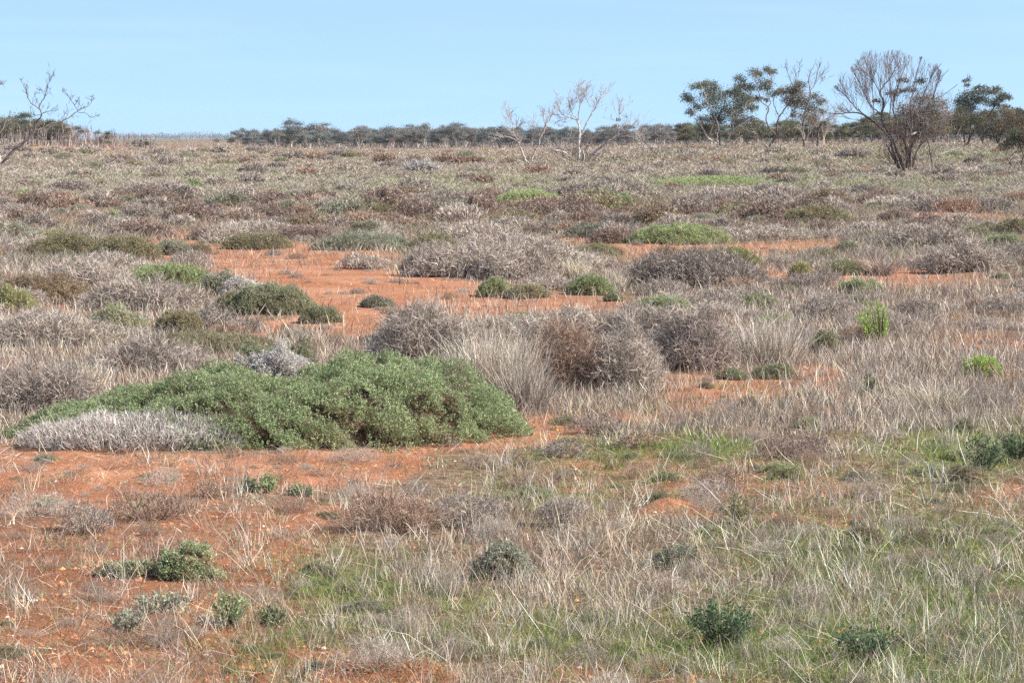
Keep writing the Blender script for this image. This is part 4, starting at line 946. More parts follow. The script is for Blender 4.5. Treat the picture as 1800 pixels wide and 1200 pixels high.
# ------------------------------------------------------------------ look-alike mallee trees: a few shapes, each tree its own object
def mallee(seed, hgt, pix, cols, wood, kind=0):
    rng = np.random.default_rng(seed); W = TB(); Lf = TB()
    ns = int(rng.integers(3, 6))
    n_c = int(rng.integers(11, 18)) if kind == 0 else int(rng.integers(5, 8))
    wd = hgt * (.42 if kind == 0 else .3)
    tips = []
    for k in range(ns):
        a = rng.random() * 6.283; r = rng.random() ** .5 * wd * .75
        P = np.array([[0, 0, 0], [math.cos(a) * r * .35, math.sin(a) * r * .35, hgt * .3], [math.cos(a) * r * .7, math.sin(a) * r * .7, hgt * .6], [math.cos(a) * r, math.sin(a) * r, hgt * (.8 + .15 * rng.random())]])
        P[1:] += rng.normal(size=(3, 3)) * hgt * .03
        P = smooth(P, 3)
        W.tube(P, np.linspace(max(hgt * .017, .42 * pix), max(hgt * .006, .2 * pix), len(P)), colmix(rng, wood, 1, .1)[0], 5)
        tips += [P[-1], P[-4]]
    for k in range(n_c):
        a = rng.random() * 6.283; r = rng.random() ** .6 * wd
        hz = hgt * (.5 + .45 * rng.random() * (1 - .25 * r / wd)) if rng.random() > .3 else hgt * (.28 + .3 * rng.random())
        c = np.array([math.cos(a) * r, math.sin(a) * r, hz])
        rx, rz = hgt * (.1 + .10 * rng.random()), hgt * (.06 + .07 * rng.random())
        n = int(np.clip(rx * rz * 90 / (pix * pix), 70, 340))
        v = rng.normal(size=(n, 3)) * [.5, .5, .5]; v[:, 2] = np.abs(v[:, 2]) - .3
        Q = c + v * [rx, rx, rz] * 1.25
        z = max(.18, .8 * pix) * (.6 + .8 * rng.random((n, 1)))
        d = rng.normal(size=(n, 3)) + [0, 0, -.2]; d /= np.linalg.norm(d, axis=1, keepdims=True)
        sd = np.cross(d, rng.normal(size=(n, 3))); sd /= np.linalg.norm(sd, axis=1, keepdims=True)
        Lf.tris(Q - sd * z * .35, Q + sd * z * .35, Q + d * z, colmix(rng, cols, 1, .12) * (1 + rng.normal(size=(n, 1)) * .14))
        b = tips[int(rng.integers(len(tips)))]
        W.strokes((b * [.6, .6, .7])[None], c[None], max(.05, .35 * pix), colmix(rng, wood, 1, .1), rng)
    return W.mesh('trunk', M_WOOD), Lf.mesh('crown', M_LEAF)

def bare_sapling(seed, hgt, pix, wood):
    rng = np.random.default_rng(seed); W = TB(); Fn = TB()
    for k in range(int(rng.integers(2, 4))):
        a = rng.random() * 6.283; r = hgt * .25 * rng.random()
        P = np.array([[0, 0, 0], [math.cos(a) * r * .4, math.sin(a) * r * .4, hgt * .4], [math.cos(a) * r, math.sin(a) * r, hgt * (.7 + .3 * rng.random())]]); P[1:] += rng.normal(size=(2, 3)) * hgt * .04
        P = smooth(P, 4); W.tube(P, np.linspace(max(hgt * .016, .42 * pix), .22 * pix, len(P)), colmix(rng, wood, 1, .1)[0], 5)
        for j in range(11):
            i = int(rng.integers(2, len(P)))
            d = rng.normal(size=3) * .5 + [0, 0, .8]
            Fn.strokes(P[i][None], (P[i] + d * hgt * .26)[None], .5 * pix, colmix(rng, wood, 1, .1), rng)
    return W.mesh('trunk', M_WOOD), Fn.mesh('crown', M_WOOD)

def place_tree(name, meshes, x, y, sc, rz, label, group, cat='tree'):
    r = empty(name, (x, y, float(H(x, y)) - .05)); r.scale = (sc[0], sc[0], sc[1]); r.rotation_euler = (0, 0, rz)
    tag(r, label, cat, group)
    for nm, me in meshes: link(bpy.data.objects.new(nm, me), r)
    return r

FAR_HAZED = [srgb(128,132,124), srgb(136,134,126), srgb(118,124,120), srgb(142,134,124), srgb(130,122,116)]  # glaucous leaves, made paler and bluer still: distance haze put into the colour
V_FAR = [mallee(200 + k, 6.5, 700 * PIXR, FAR_HAZED, PALE) for k in range(9)]
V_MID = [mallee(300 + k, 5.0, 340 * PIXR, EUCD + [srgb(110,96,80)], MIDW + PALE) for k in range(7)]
V_BARE = [bare_sapling(400 + k, 4.5, 430 * PIXR, MIDW + DARKW[1:2] + PALE[:1]) for k in range(6)]
rng = np.random.default_rng(77)
def crownlabel(me): return [('trunk', me[0]), ('crown', me[1])]
# the treeline across the plain
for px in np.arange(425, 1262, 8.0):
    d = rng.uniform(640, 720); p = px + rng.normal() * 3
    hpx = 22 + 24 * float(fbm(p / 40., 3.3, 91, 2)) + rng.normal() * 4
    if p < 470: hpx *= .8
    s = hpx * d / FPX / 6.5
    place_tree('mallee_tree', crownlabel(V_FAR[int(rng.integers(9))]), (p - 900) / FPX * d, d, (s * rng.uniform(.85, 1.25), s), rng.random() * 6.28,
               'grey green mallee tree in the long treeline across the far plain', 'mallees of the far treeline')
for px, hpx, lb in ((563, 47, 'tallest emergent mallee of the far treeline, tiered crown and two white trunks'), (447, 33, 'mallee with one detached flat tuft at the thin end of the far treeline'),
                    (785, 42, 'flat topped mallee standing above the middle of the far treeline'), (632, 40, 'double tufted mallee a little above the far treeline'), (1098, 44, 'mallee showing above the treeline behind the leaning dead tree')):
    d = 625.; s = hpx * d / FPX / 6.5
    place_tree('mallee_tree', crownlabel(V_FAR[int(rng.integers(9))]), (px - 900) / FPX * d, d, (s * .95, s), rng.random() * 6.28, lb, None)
# the dense wood behind it reads as one mass
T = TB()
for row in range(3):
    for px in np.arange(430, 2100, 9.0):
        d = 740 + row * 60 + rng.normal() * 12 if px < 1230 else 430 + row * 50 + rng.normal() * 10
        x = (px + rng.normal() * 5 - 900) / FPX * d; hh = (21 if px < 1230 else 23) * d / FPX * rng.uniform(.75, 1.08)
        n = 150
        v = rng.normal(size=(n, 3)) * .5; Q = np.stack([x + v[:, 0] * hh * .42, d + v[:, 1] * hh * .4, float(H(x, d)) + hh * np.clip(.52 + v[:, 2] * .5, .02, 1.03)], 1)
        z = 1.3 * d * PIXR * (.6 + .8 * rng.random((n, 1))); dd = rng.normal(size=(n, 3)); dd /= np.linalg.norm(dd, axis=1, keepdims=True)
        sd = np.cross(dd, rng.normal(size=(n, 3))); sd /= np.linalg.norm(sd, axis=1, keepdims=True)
        T.tris(Q - sd * z * .4, Q + sd * z * .4, Q + dd * z, colmix(rng, FAR_HAZED, 1, .1) * (1 + rng.normal(size=(n, 1)) * .14))
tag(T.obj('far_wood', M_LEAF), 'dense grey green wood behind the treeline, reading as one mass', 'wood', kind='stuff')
# the scrubby wood on the rise behind the eucalypts
for px in np.concatenate([np.arange(1195, 1560, 13.0), np.arange(1560, 1960, 15.0)]):
    d = rng.uniform(300, 390); p = px + rng.normal() * 4; s = rng.uniform(24, 44) * d / FPX / 5.0
    if p > 1540: s *= 1.3
    place_tree('mallee_tree', crownlabel(V_MID[int(rng.integers(7))]), (p - 900) / FPX * d, d, (s * rng.uniform(.9, 1.3), s), rng.random() * 6.28,
               'bushy dark mallee in the thicket behind the row of eucalypts on the rise', 'mallees behind the eucalypts')
for px, hpx in ((1208, 36), (1232, 40), (1250, 42), (1292, 48), (1312, 40), (1330, 46), (1368, 40), (1385, 46), (1398, 42), (1428, 46), (1446, 40), (1475, 44), (1500, 40), (1530, 46), (1600, 60), (1612, 62), (1640, 64), (1662, 60), (1684, 66), (1725, 60), (1745, 52), (1775, 58), (1800, 56), (1840, 60)):
    d = rng.uniform(285, 312); s = hpx * d / FPX / 5.0
    place_tree('mallee_tree', crownlabel(V_MID[int(rng.integers(7))]), (px - 900) / FPX * d, d, (s * rng.uniform(.8, 1.0), s), rng.random() * 6.28,
               'tall dark mallee filling in behind the eucalypts and the great bare tree', 'tall mallees behind the eucalypts')
# wood beyond the sandy bank
for px in np.concatenate([np.arange(-230, 135, 9.0), np.arange(-230, 120, 20.0)]):
    d = rng.uniform(470, 560); p = px + rng.normal() * 4
    hpx = 45 + rng.normal() * 6 - (9 if p > 105 else 0); s = hpx * d / FPX / 5.0
    place_tree('mallee_tree', crownlabel(V_MID[int(rng.integers(7))]), (p - 900) / FPX * d, d, (s * rng.uniform(.9, 1.25), s), rng.random() * 6.28,
               'dark mallee with pale stems in the wood beyond the sandy bank', 'mallees beyond the sandy bank')
for px, hpx, lb in ((184, 36, 'lone flat topped mallee among bare saplings beyond the sandy bank'), (258, 20, 'low dark mallee at the open gap in the treeline'), (244, 20, 'bushy mallee next to the low dark one at the open gap')):
    d = 470.; s = hpx * d / FPX / 5.0
    place_tree('mallee_tree', crownlabel(V_MID[int(rng.integers(7))]), (px - 900) / FPX * d, d, (s, s), rng.random() * 6.28, lb, None)
for px in np.arange(118, 276, 2.4):
    d = rng.uniform(440, 520); p = px + rng.normal() * 3; s = (34 - (p - 125) * .10 + rng.normal() * 5) * d / FPX / 4.5
    m = V_BARE[int(rng.integers(6))]
    place_tree('bare_sapling', [('trunk', m[0]), ('crown', m[1])], (p - 900) / FPX * d, d, (s * 1.1, s), rng.random() * 6.28, 'thin bare grey sapling in the leafless stand beyond the sandy bank', 'bare saplings beyond the sandy bank')
for px in np.arange(-10, 125, 6.0):
    d = rng.uniform(440, 465); p = px + rng.normal() * 3; s = rng.uniform(22, 36) * d / FPX / 4.5; m = V_BARE[int(rng.integers(6))]
    place_tree('bare_sapling', [('trunk', m[0]), ('crown', m[1])], (p - 900) / FPX * d, d, (s, s), rng.random() * 6.28, 'pale bare sapling before the dark mallees of the sandy bank', 'saplings before the dark mallees')
for px, by, hp in ((318, 258, 16), (328, 262, 11), (355, 258, 14), (376, 259, 18), (395, 258, 12)):
    d = 520.; s = hp * d / FPX / 4.5; m = V_BARE[int(rng.integers(6))]
    place_tree('bare_sapling', [('trunk', m[0]), ('crown', m[1])], (px - 900) / FPX * d, d, (s, s), rng.random() * 6.28, 'small bare sapling standing in the open gap of the treeline', 'saplings in the open gap')
for px, hp in ((418, 20), (408, 15), (385, 12)):
    d = 900.; s = hp * d / FPX / 6.5
    place_tree('mallee_tree', crownlabel(V_FAR[int(rng.integers(9))]), (px - 900) / FPX * d, d, (s * 1.3, s), rng.random() * 6.28, 'small mallee far off in the open gap at the start of the treeline', 'small mallees in the gap')
# trees on the horizon through the gap
T = TB()
for px in np.arange(190, 480, 1.6):
    d = rng.uniform(2600, 3600); x = (px - 900) / FPX * d; hh = rng.uniform(9, 13) * d / FPX * (1.2 if 320 < px < 370 else 1)
    n = 40; v = rng.normal(size=(n, 3)) * .5
    Q = np.stack([x + v[:, 0] * hh * .8, d + v[:, 1] * hh, float(H(x, d)) + hh * np.clip(.5 + v[:, 2] * .5, 0, 1.1)], 1)
    z = 1.1 * d * PIXR * (.6 + .8 * rng.random((n, 1))); dd = rng.normal(size=(n, 3)); dd /= np.linalg.norm(dd, axis=1, keepdims=True)
    sd = np.cross(dd, rng.normal(size=(n, 3))); sd /= np.linalg.norm(sd, axis=1, keepdims=True)
    T.tris(Q - sd * z * .4, Q + sd * z * .4, Q + dd * z * .8, colmix(rng, FAR_HAZED, 1, .1) * (1 + rng.normal(size=(n, 1)) * .1))
tag(T.obj('horizon_wood', M_LEAF), 'thin blue line of trees on the horizon seen through the gap', 'wood', kind='stuff')
# a green paddock far off in the gap
gp = TB(); xs = np.linspace(-620, -250, 30); ys = np.linspace(1500, 2300, 12)
Xg, Yg = np.meshgrid(xs, ys); Zg = H(Xg, Yg) + .12
V = np.stack([Xg, Yg, Zg], -1).reshape(-1, 3); i = np.arange(11)[:, None] * 30; k = np.arange(29)[None]
Fq = np.stack([i + k, i + k + 1, i + 31 + k, i + k, i + 31 + k, i + 30 + k], -1).reshape(-1, 3)
gp.add(V, Fq, colmix(rng, [srgb(120,140,92), srgb(136,146,108)], len(Fq), .06))
tag(gp.obj('green_field', M_LEAF), 'flat green paddock far off in the gap of the treeline', 'field', kind='structure')
# ------------------------------------------------------------------ repeats scattered over the plain
def pool(name, cat, label, group, n, box, kinds, wpx, hfrac, gate, seed, nvar=6, minw=0.25, maxw=2.2, foot=0.5):
    """countable look-alike plants: a few shapes, each plant an object of its own"""
    rng = np.random.default_rng(seed)
    meshes = []
    kind, pal, dref = kinds
    for v in range(nvar):
        s = rng.random() * 60; pix = dref * PIXR
        if kind == 'twiggy':
            wd = max(0.003, 0.5 * pix)
            T, W = twiggy(rng, 1.0, 0.9, hfrac, int(min(1500, (.55 if dref < 30 else .9) * 2.2 / (wd * 0.1))), PAL[pal[v % len(pal)]], wd, seed=s, tl=(max(.04, 2 * pix), max(.14, 4.5 * pix)), upright=.8, e=1.1, lump=.65)
        elif kind == 'leafy':
            leaf = max(0.017, 1.3 * pix)
            T, W = leafy(rng, 1.0, 0.9, hfrac, int(min(2500, 0.55 * 2.0 / leaf ** 2)) + 50, leaf, PAL[pal[v % len(pal)]], seed=s, dead=PAL['brown'] + PAL['grey'][:3], dead_f=.28, k=6, lump=.6, e=1.2, gap=.46)
        else:
            T, W = clump(rng, 1.0, 0.9, hfrac, 150, PAL[pal[v % len(pal)]], max(.003, .5 * pix))
        T.V += W.V; T.C += W.C; T.F += [f + T.n for f in W.F]
        meshes.append(T.mesh(name, M_LEAF if kind == 'leafy' else M_TWIG))
    got = 0; tries = 0
    while got < n and tries < 40:
        tries += 1
        px = box[0] + (box[2] - box[0]) * rng.random(400); py = box[1] + (box[3] - box[1]) * rng.random(400)
        ok = rng.random(400) < gate(px, py)
        px, py = px[ok], py[ok]
        if not len(px): continue
        x, y, z = ground_at(px, py)
        for i in range(len(px)):
            if got >= n: break
            if y[i] > 900: continue
            w = np.clip((wpx[0] + (wpx[1] - wpx[0]) * rng.random() ** 1.6) * y[i] / FPX, minw, maxw)
            if any(((x[i] - a) / (c + w * foot)) ** 2 + ((y[i] - b) / (d_ + w * foot)) ** 2 < 1 for a, b, c, d_ in HAND): continue
            o = bpy.data.objects.new(name, meshes[int(rng.integers(nvar))])
            o.location = (x[i], y[i], z[i] - 0.01)
            o.scale = (w * (0.85 + .4 * rng.random()), w, w * (0.75 + 0.5 * rng.random()))
            o.rotation_euler = (0, 0, rng.random() * 6.283)
            tag(link(o), label, cat, group); got += 1
            if y[i] < 60: HAND.append((x[i], y[i], w * .25, w * .25))

B = lambda px, py: sample(bare, px, py)
pool('low_grey_shrub', 'shrub', 'low grey twig shrub among many alike on the far plain, well beyond the clay flat', 'grey shrubs on the far plain', 300,
     (-120, 264, 1920, 345), ('twiggy', ['grey', 'dgrey', 'grey', 'rbrown', 'dgrey', 'grey'], 130), (14, 50), 0.27, lambda p, q: (1 - B(p, q)) * 0.9, 1, minw=.7, maxw=3.2)
pool('dark_scrub_bush', 'shrub', 'small dark olive bush dotted among the grey shrubs of the far plain', 'dark bushes on the far plain', 110,
     (-120, 266, 1920, 345), ('leafy', ['olive', 'dgreen', 'brown', 'olive', 'ggreen', 'maroon'], 130), (12, 40), 0.24, lambda p, q: (1 - B(p, q)) * .9, 2, minw=.6, maxw=2.4)
pool('maroon_mat', 'shrub', 'low maroon or brownish mat bush in the scrub belt behind the clay flat', 'maroon mats behind the clay flat', 120,
     (-100, 345, 1900, 420), ('leafy', ['maroon', 'brown', 'maroon', 'olive', 'ggreen', 'maroon'], 70), (30, 110), 0.26, lambda p, q: (1 - B(p, q)) * (0.25 + sample(redm, p, q)), 3, minw=.5, maxw=2.2)
pool('grey_scrub', 'shrub', 'grey twig bush in the scrub belt behind the clay flat, one of many alike', 'grey twig bushes behind the clay flat', 230,
     (-100, 340, 1900, 425), ('twiggy', ['grey', 'dgrey', 'grey', 'grey', 'dgrey', 'rbrown'], 70), (30, 90), 0.28, lambda p, q: (B(p, q) < .25) * .9, 4, minw=.5, maxw=2.4)
pool('grey_scrub_bush', 'shrub', 'grey twig bush amid dry grass around the clay flat, one of many alike', 'grey twig bushes around the clay flat', 190,
     (-160, 425, 1960, 600), ('twiggy', ['grey', 'dgrey', 'grey', 'rbrown', 'grey', 'grey'], 42), (44, 110), 0.34, lambda p, q: (B(p, q) < .2) * .95, 5, minw=.4, maxw=1.3)
pool('green_scrub_mat', 'shrub', 'low olive or green mat among grey twigs around the clay flat', 'small green mats around the clay flat', 46,
     (-160, 400, 1960, 600), ('leafy', ['olive', 'green', 'yellow', 'olive', 'ggreen', 'dgreen'], 42), (34, 90), 0.26, lambda p, q: (1 - B(p, q)) * .8, 6, minw=.3, maxw=1.0)
pool('dry_tussock', 'grass tussock', 'dry stalk tuft sprinkled over bare orange soil, one of many alike', 'dry tufts on bare soil', 130,
     (-100, 430, 1900, 900), ('twiggy', ['grey', 'rbrown', 'dgrey', 'grey', 'brown', 'dgrey'], 26), (12, 38), 0.30, lambda p, q: sstep(.3, .8, B(p, q)), 7, minw=.1, maxw=.45)
pool('twig_tuft', 'shrub', 'small dry twig tuft on the nearer slope, one of many alike', 'dry twig tufts on the nearer slope', 190,
     (-100, 640, 1900, 1215), ('twiggy', ['rbrown', 'dgrey', 'grey', 'rbrown', 'dgrey', 'grey'], 15), (40, 130), 0.40, lambda p, q: 0.35 + .5 * (1 - B(p, q)), 8, minw=.14, maxw=.55)
pool('green_sprig', 'herb', 'little green herb sprig on the nearer slope, one of many alike', 'green herb sprigs on the nearer slope', 140,
     (-100, 640, 1900, 1215), ('leafy', ['green', 'dgreen', 'ggreen', 'bgreen', 'olive', 'dgreen'], 14), (26, 80), 0.34, lambda p, q: 0.15 + sample(greenm, p, q), 9, minw=.07, maxw=.28)

# ------------------------------------------------------------------ grass and fine scrub nobody could count
def scatter(n, y0, y1, gate, rng, x0=-300, x1=2100, power=1.0):
    px = x0 + (x1 - x0) * rng.random(n); py = y0 + (y1 - y0) * rng.random(n) ** power
    ok = rng.random(n) < gate(px, py)
    px, py = px[ok], py[ok]
    x, y, z = ground_at(px, py)
    return px, py, x, y, z

def grass(name, label, n, y0, y1, gate, blades, hgt, cols, seed, lean=.35, wpx=.55, spread=.07, wmin=.0022, power=1.0, bend=.07, mat=None, colfn=None):
    rng = np.random.default_rng(seed)
    wide = 600 if y0 > 390 else 0      # the near cover runs well past the frame on both sides
    px, py, x, y, z = scatter(int(n * (2400 + 2 * wide) / 2400), y0, y1, gate, rng, -300 - wide, 2100 + wide, power)
    k = np.repeat(np.arange(len(x)), blades); m = len(k)
    d = y[k]
    hv = (hgt[0] + (hgt[1] - hgt[0]) * rng.random(len(x)))[k] * (0.5 + 0.7 * rng.random(m))
    sp = spread * (1 + d / 40)
    B0 = np.stack([x[k] + rng.normal(size=m) * sp, y[k] + rng.normal(size=m) * sp, z[k] - 0.01], 1)
    big = d < 90
    B0[big, 2] = H(B0[big, 0], B0[big, 1]) - 0.01
    tl = np.repeat(rng.normal(size=(len(x), 2)) * .15, blades, 0)
    gn = rng.normal(size=(m, 2)).clip(-1.6, 1.6) * lean
    E = B0 + np.stack([(gn[:, 0] + tl[:, 0]) * hv, (gn[:, 1] + tl[:, 1]) * hv, hv], 1)
    if colfn is None:
        c = colmix(rng, cols, len(x), .2)[k] * (1 + rng.normal(size=(m, 1)) * .24).clip(.35, 1.7)
    else: c = colfn(px, py, x, y, rng)[k] * (1 + rng.normal(size=(m, 1)) * .12)
    T = TB(); T.strokes(B0, E, np.maximum(wmin, wpx * d * PIXR), c.clip(.01, .9), rng, bend=bend)
    o = T.obj(name, mat or M_TWIG)
    tag(o, label, 'grass', kind='stuff')
    print(name, m)

def farcol(px, py, x, y, rng):
    n = len(px)
    t = fbm(px / 120, py / 14, 61, 3); g = sample(greenm, px, py); r = sample(redm, px, py)
    a = colmix(rng, PAL['grey'] * 2 + PAL['dgrey'] * 2 + PAL['ggreen'] + PAL['rbrown'][:2] + [srgb(178,166,140), srgb(166,158,130)], n, .12)
    gcol = colmix(rng, [srgb(150,154,112), srgb(162,162,124), srgb(138,144,106)], n, .12)
    rc = colmix(rng, PAL['maroon'] + PAL['rbrown'], n, .12)
    w = np.clip(g * 1.2 + (t - .52) * 2.2, 0, .85)[:, None]
    m = rng.random((n, 1)) < w; a = np.where(m, gcol, a)
    m = rng.random((n, 1)) < (r * .7)[:, None]; a = np.where(m, rc, a)
    return a * (0.56 + .62 * fbm(px / 45, py / 6, 67, 4))[:, None]

D = lambda p, q: sample(dry, p, q)
G = lambda p, q: sample(greenm, p, q)
patch = lambda p, q, s, lo, hi: sstep(lo, hi, fbm(p / s, q / (s * .35), 71, 4))
grass('far_dry_grass', 'grey and straw grass cover of the far plain', 135000, 247, 345, lambda p, q: np.clip(D(p, q) * 1.3, 0, 1), 4, (.07, .25), None, 101, spread=.7, lean=1.1, wpx=.45, colfn=farcol)
grass('scrub_grass', 'fine grey scrub and grass of the middle plain', 62000, 335, 480, lambda p, q: np.clip(D(p, q) * 1.1, 0, 1), 4, (.08, .28), None, 102, spread=.16, lean=.7, wpx=.46, colfn=farcol)
grass('dry_grass', 'dry grey and straw grass over the slope', 52000, 440, 760, lambda p, q: np.clip(D(p, q), 0, 1) * (0.35 + .65 * patch(p, q, 70, .36, .56)), 5, (.07, .23),
      PAL['grey'] * 2 + PAL['straw'] + PAL['rbrown'][:3] + PAL['dgrey'], 103, spread=.07)
grass('standing_stalks', 'standing dry stalks and fine dead twigs of the nearer slope', 6200, 700, 1240, lambda p, q: np.clip(D(p, q), 0, 1) * (0.15 + .85 * patch(p, q, 110, .36, .58)), 13, (.06, .20),
      PAL['grey'] + PAL['rbrown'][:2] + PAL['straw'] * 2, 104, spread=.032, wmin=.002, wpx=.58)
grass('brown_twigs', 'fine brown twig litter over the nearer slope', 15000, 650, 1240, lambda p, q: .15 + .5 * patch(p, q, 80, .4, .6), 5, (.04, .14),
      PAL['rbrown'] + PAL['dgrey'] + PAL['brown'] + PAL['grey'], 105, spread=.05, lean=.8, wmin=.0016, wpx=.42)
grass('green_grass', 'short fresh green grass in the nearer hollows', 30000, 620, 1240, lambda p, q: np.clip(G(p, q) * 1.7, 0, 1) * (0.4 + .6 * patch(p + 500, q, 90, .40, .56)), 8, (.03, .10),
      [srgb(122,142,72), srgb(138,154,86), srgb(108,128,64), srgb(154,158,106)], 106, spread=.045, lean=.5, wmin=.0022, wpx=.5, mat=M_LEAF)
grass('low_green_herbs', 'thin green herb cover between dry stalks', 16000, 560, 1240, lambda p, q: .12 + .35 * patch(p + 900, q, 60, .5, .64), 5, (.02, .07),
      [srgb(132,144,92), srgb(148,154,108), srgb(118,132,84)], 107, spread=.05, lean=.9, wmin=.004, wpx=.8, mat=M_LEAF)
grass('pale_stalks', 'sparse long pale stalks leaning every way over the grass', 1800, 620, 1240, lambda p, q: np.clip(.15 + sstep(800, 1600, p) * .8, 0, 1) * np.clip(D(p, q) + .2, 0, 1), 2, (.10, .25),
      PAL['straw'], 108, lean=1.0, wmin=.0022, wpx=.5, spread=.1, bend=.04)
grass('fallen_straw', 'fallen straw lying over the grass', 5200, 760, 1240, lambda p, q: np.clip(.2 + sstep(700, 1500, p) * .7, 0, 1), 3, (.03, .08),
      PAL['straw'] + PAL['grey'], 109, lean=2.6, wmin=.0018, wpx=.42, spread=.1, bend=.03)
grass('soil_litter', 'fine dead litter strewn over the bare orange soil', 26000, 400, 1240, lambda p, q: sstep(.2, .7, B(p, q)) * (0.15 + .85 * patch(p, q, 50, .45, .65)), 3, (.015, .06),
      PAL['grey'] + PAL['brown'] + PAL['rbrown'], 110, lean=1.5, wmin=.002, wpx=.5, spread=.08)

def clods(name, label, n, y0, y1, gate, size, cols, seed):
    rng = np.random.default_rng(seed)
    px, py, x, y, z = scatter(n, y0, y1, gate, rng); m = len(x)
    r = np.maximum(size[0] + (size[1] - size[0]) * rng.random(m) ** 2.5, .4 * y * PIXR)[:, None]
    C0 = np.stack([x, y, z], 1)
    a = rng.random(m) * 6.283
    ax = np.stack([np.cos(a), np.sin(a), 0 * a], 1); ay = np.stack([-np.sin(a), np.cos(a), 0 * a], 1); az = np.array([[0, 0, 1.]])
    j = lambda: r * (.7 + .6 * rng.random((m, 1)))
    V = np.stack([C0 + ax * j(), C0 + ay * j(), C0 - ax * j(), C0 - ay * j(), C0 + az * j() * .7 + ax * r * .2], 1).reshape(-1, 3)
    F = (np.arange(m)[:, None, None] * 5 + np.array([[0, 1, 4], [1, 2, 4], [2, 3, 4], [3, 0, 4]])[None]).reshape(-1, 3)
    T = TB(); T.add(V, F, np.repeat(colmix(rng, cols, m, .1), 4, 0))
    tag(T.obj(name, M_WOOD), label, 'soil', kind='stuff')
clods('soil_crumbs', 'crumbs and small clods of red soil on the bare ground', 30000, 420, 1240, lambda p, q: .1 + .9 * sstep(.2, .7, B(p, q)) * patch(p, q, 40, .35, .6), (.005, .02), [srgb(190,130,92), srgb(194,134,96), srgb(160,102,72), srgb(180,120,84)], 120)
clods('pale_pebbles', 'pale limestone pebbles and bleached bits on the bare ground', 700, 420, 1240, lambda p, q: sstep(.2, .7, B(p, q)) * .8 + .1, (.006, .02), [srgb(220,200,180), srgb(206,190,172)], 121)
# ------------------------------------------------------------------ ground sheet
def build_ground():
    r = [0.0, 1.0, 2.0, 3.5, 5.0, 6.5]
    while r[-1] < 8900: r.append(r[-1] + max(0.045, 0.0075 * r[-1]) if r[-1] < 600 else r[-1] * 1.03)
    r = np.array(r)
    a = np.radians(np.concatenate([np.linspace(-180, -20, 22)[:-1], np.linspace(-20, -14, 30)[:-1], np.linspace(-14, 14, 460), np.linspace(14, 20, 30)[1:], np.linspace(20, 180, 22)[1:]]))
    R, A = np.meshgrid(r, a, indexing='ij')
    X = R * np.sin(A); Y = R * np.cos(A); Z = H(X, Y)
    na, nr = len(a), len(r)
    i = np.arange(nr - 1)[:, None] * na; k = np.arange(na - 1)[None]
    F = np.stack([i + k, i + k + 1, i + na + k + 1, i + k, i + na + k + 1, i + na + k], -1).reshape(-1, 3)
    me = mesh_from('ground', np.stack([X, Y, Z], -1).reshape(-1, 3), F[:, [0, 2, 1]], np.zeros((len(F), 3)), ground_mat())
    me.attributes.remove(me.attributes['col'])
    px, py = project(X, Y, Z)
    px = np.where(Y > 1, px, 900 + R * 40); py = np.where(Y > 1, py, 1200)
    b = sample(bare, px, py); g = sample(greenm, px, py)
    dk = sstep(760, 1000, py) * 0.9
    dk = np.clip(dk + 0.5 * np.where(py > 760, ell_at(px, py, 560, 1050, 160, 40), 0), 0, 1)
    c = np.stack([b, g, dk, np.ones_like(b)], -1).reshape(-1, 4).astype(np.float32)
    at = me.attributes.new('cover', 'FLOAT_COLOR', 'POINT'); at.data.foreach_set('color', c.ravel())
    me.polygons.foreach_set('use_smooth', np.ones(len(me.polygons), bool))
    o = link(bpy.data.objects.new('ground', me))
    tag(o, 'red sandy plain with bare orange flats and litter', 'ground', kind='structure')
def ell_at(px, py, cx, cy, rx, ry): return np.exp(-((px - cx) / rx) ** 2 - ((py - cy) / ry) ** 2)
build_ground()

# ------------------------------------------------------------------ light, sky, air, camera
SUN_EL, SUN_AZ = math.radians(41), math.radians(102)     # azimuth clockwise from the view direction (+Y)
sl = bpy.data.lights.new('sun', 'SUN'); sl.energy = 5.0; sl.angle = math.radians(0.5); sl.color = (1.0, 0.955, 0.89)
so = link(bpy.data.objects.new('sun', sl))
from mathutils import Vector, Euler
dirv = Vector((math.sin(SUN_AZ) * math.cos(SUN_EL), math.cos(SUN_AZ) * math.cos(SUN_EL), math.sin(SUN_EL)))
so.rotation_euler = dirv.to_track_quat('Z', 'Y').to_euler()
so.location = dirv * 50

w = bpy.data.worlds.new('World'); S.world = w; w.use_nodes = True
nt = w.node_tree; nt.nodes.clear()
out = nt.nodes.new('ShaderNodeOutputWorld'); bg = nt.nodes.new('ShaderNodeBackground')
sky = nt.nodes.new('ShaderNodeTexSky'); sky.sky_type = 'NISHITA'; sky.sun_disc = False
sky.sun_elevation = SUN_EL; sky.sun_rotation = SUN_AZ
sky.air_density = 1.0; sky.dust_density = 0.3; sky.ozone_density = 2.0; sky.altitude = 50
# look a little higher into the sky than the true elevation: clear winter air, no yellow band at the horizon
tc = nt.nodes.new('ShaderNodeTexCoord'); mp = nt.nodes.new('ShaderNodeVectorMath'); mp.operation = 'ADD'; mp.inputs[1].default_value = (0, 0, 0.22)
nm = nt.nodes.new('ShaderNodeVectorMath'); nm.operation = 'NORMALIZE'
nt.links.new(tc.outputs['Generated'], mp.inputs[0]); nt.links.new(mp.outputs[0], nm.inputs[0]); nt.links.new(nm.outputs[0], sky.inputs['Vector'])
tn = nt.nodes.new('ShaderNodeVectorMath'); tn.operation = 'MULTIPLY'; tn.inputs[1].default_value = (1.17, 1.14, 1.02)
nt.links.new(sky.outputs[0], tn.inputs[0]); 
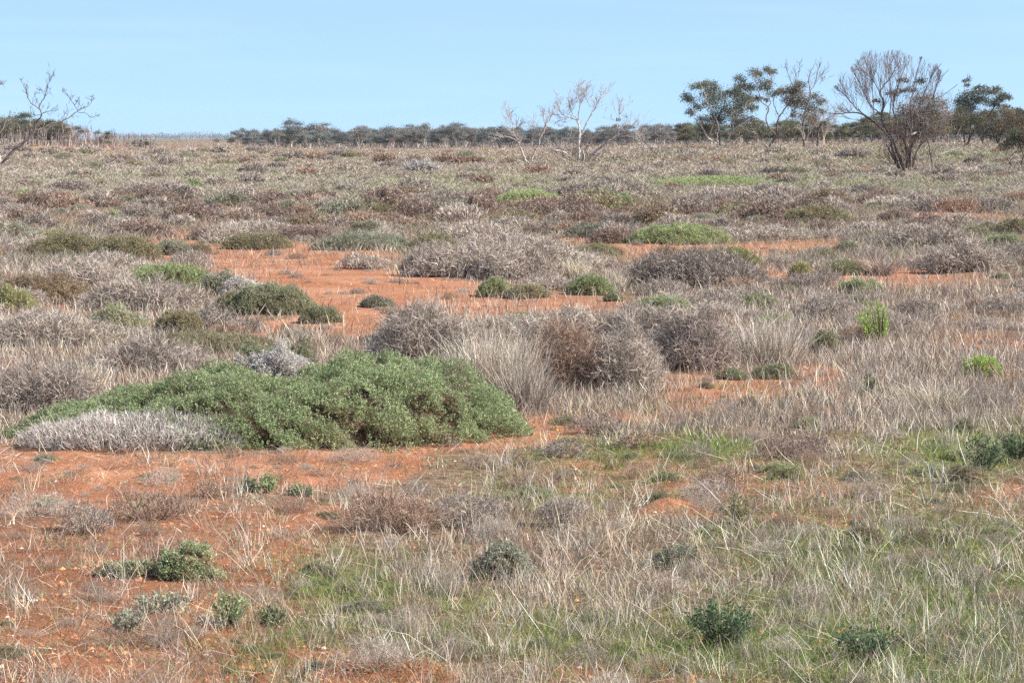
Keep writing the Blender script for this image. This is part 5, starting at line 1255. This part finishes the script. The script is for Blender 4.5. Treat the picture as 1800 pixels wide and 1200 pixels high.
# a few very faint high wisps
mw = nt.nodes.new('ShaderNodeMapping'); mw.inputs['Scale'].default_value = (5, 5, 60); nt.links.new(tc.outputs['Generated'], mw.inputs[0])
nz = nt.nodes.new('ShaderNodeTexNoise'); nz.inputs['Scale'].default_value = 2.2; nz.inputs['Detail'].default_value = 5; nt.links.new(mw.outputs[0], nz.inputs['Vector'])
mr = nt.nodes.new('ShaderNodeMapRange'); mr.inputs[1].default_value = .48; mr.inputs[2].default_value = .78; mr.inputs[4].default_value = .04; nt.links.new(nz.outputs[0], mr.inputs[0])
mc = nt.nodes.new('ShaderNodeMix'); mc.data_type = 'RGBA'; mc.inputs[7].default_value = (6.2, 6.9, 7.6, 1)
nt.links.new(mr.outputs[0], mc.inputs[0]); nt.links.new(tn.outputs[0], mc.inputs[6]); nt.links.new(mc.outputs[2], bg.inputs[0]); bg.inputs[1].default_value = 0.125
nt.links.new(bg.outputs[0], out.inputs[0])

HAZE = 0.00006
if HAZE > 0:
    m, hn, ho = new_mat('thin_air')
    v = hn.nodes.new('ShaderNodeVolumePrincipled'); v.inputs['Color'].default_value = (0.75, 0.87, 1.0, 1); v.inputs['Density'].default_value = HAZE
    v.inputs['Anisotropy'].default_value = 0.2
    hn.links.new(v.outputs[0], ho.inputs['Volume'])
    T = TB()
    X0, X1, Y0, Y1, Z0, Z1 = -9200, 9200, -9200, 9200, -2.5, 14
    V = np.array([(x, y, z) for z in (Z0, Z1) for y in (Y0, Y1) for x in (X0, X1)], float)
    F = np.array([(0,2,1),(1,2,3),(4,5,6),(5,7,6),(0,1,4),(1,5,4),(2,6,3),(3,6,7),(0,4,2),(2,4,6),(1,3,5),(3,7,5)])
    T.add(V, F, np.ones((12, 3)))
    tag(T.obj('haze', m), 'thin pale air over the whole plain', 'haze', kind='stuff')

cam = bpy.data.cameras.new('camera'); co = link(bpy.data.objects.new('camera', cam))
cam.sensor_width = 36; cam.lens = 36 * FPX / 1800; cam.clip_start = 0.1; cam.clip_end = 20000
co.location = (0, 0, CAMH); co.rotation_euler = (math.pi / 2 - PITCH, 0, 0)
S.camera = co
S.view_settings.view_transform = 'Standard'; S.view_settings.look = 'None'; S.view_settings.exposure = 0.88; S.view_settings.gamma = 1
S.cycles.max_bounces = 6; S.cycles.diffuse_bounces = 3; S.cycles.transparent_max_bounces = 4
S.cycles.use_denoising = False
S.render.film_transparent = False
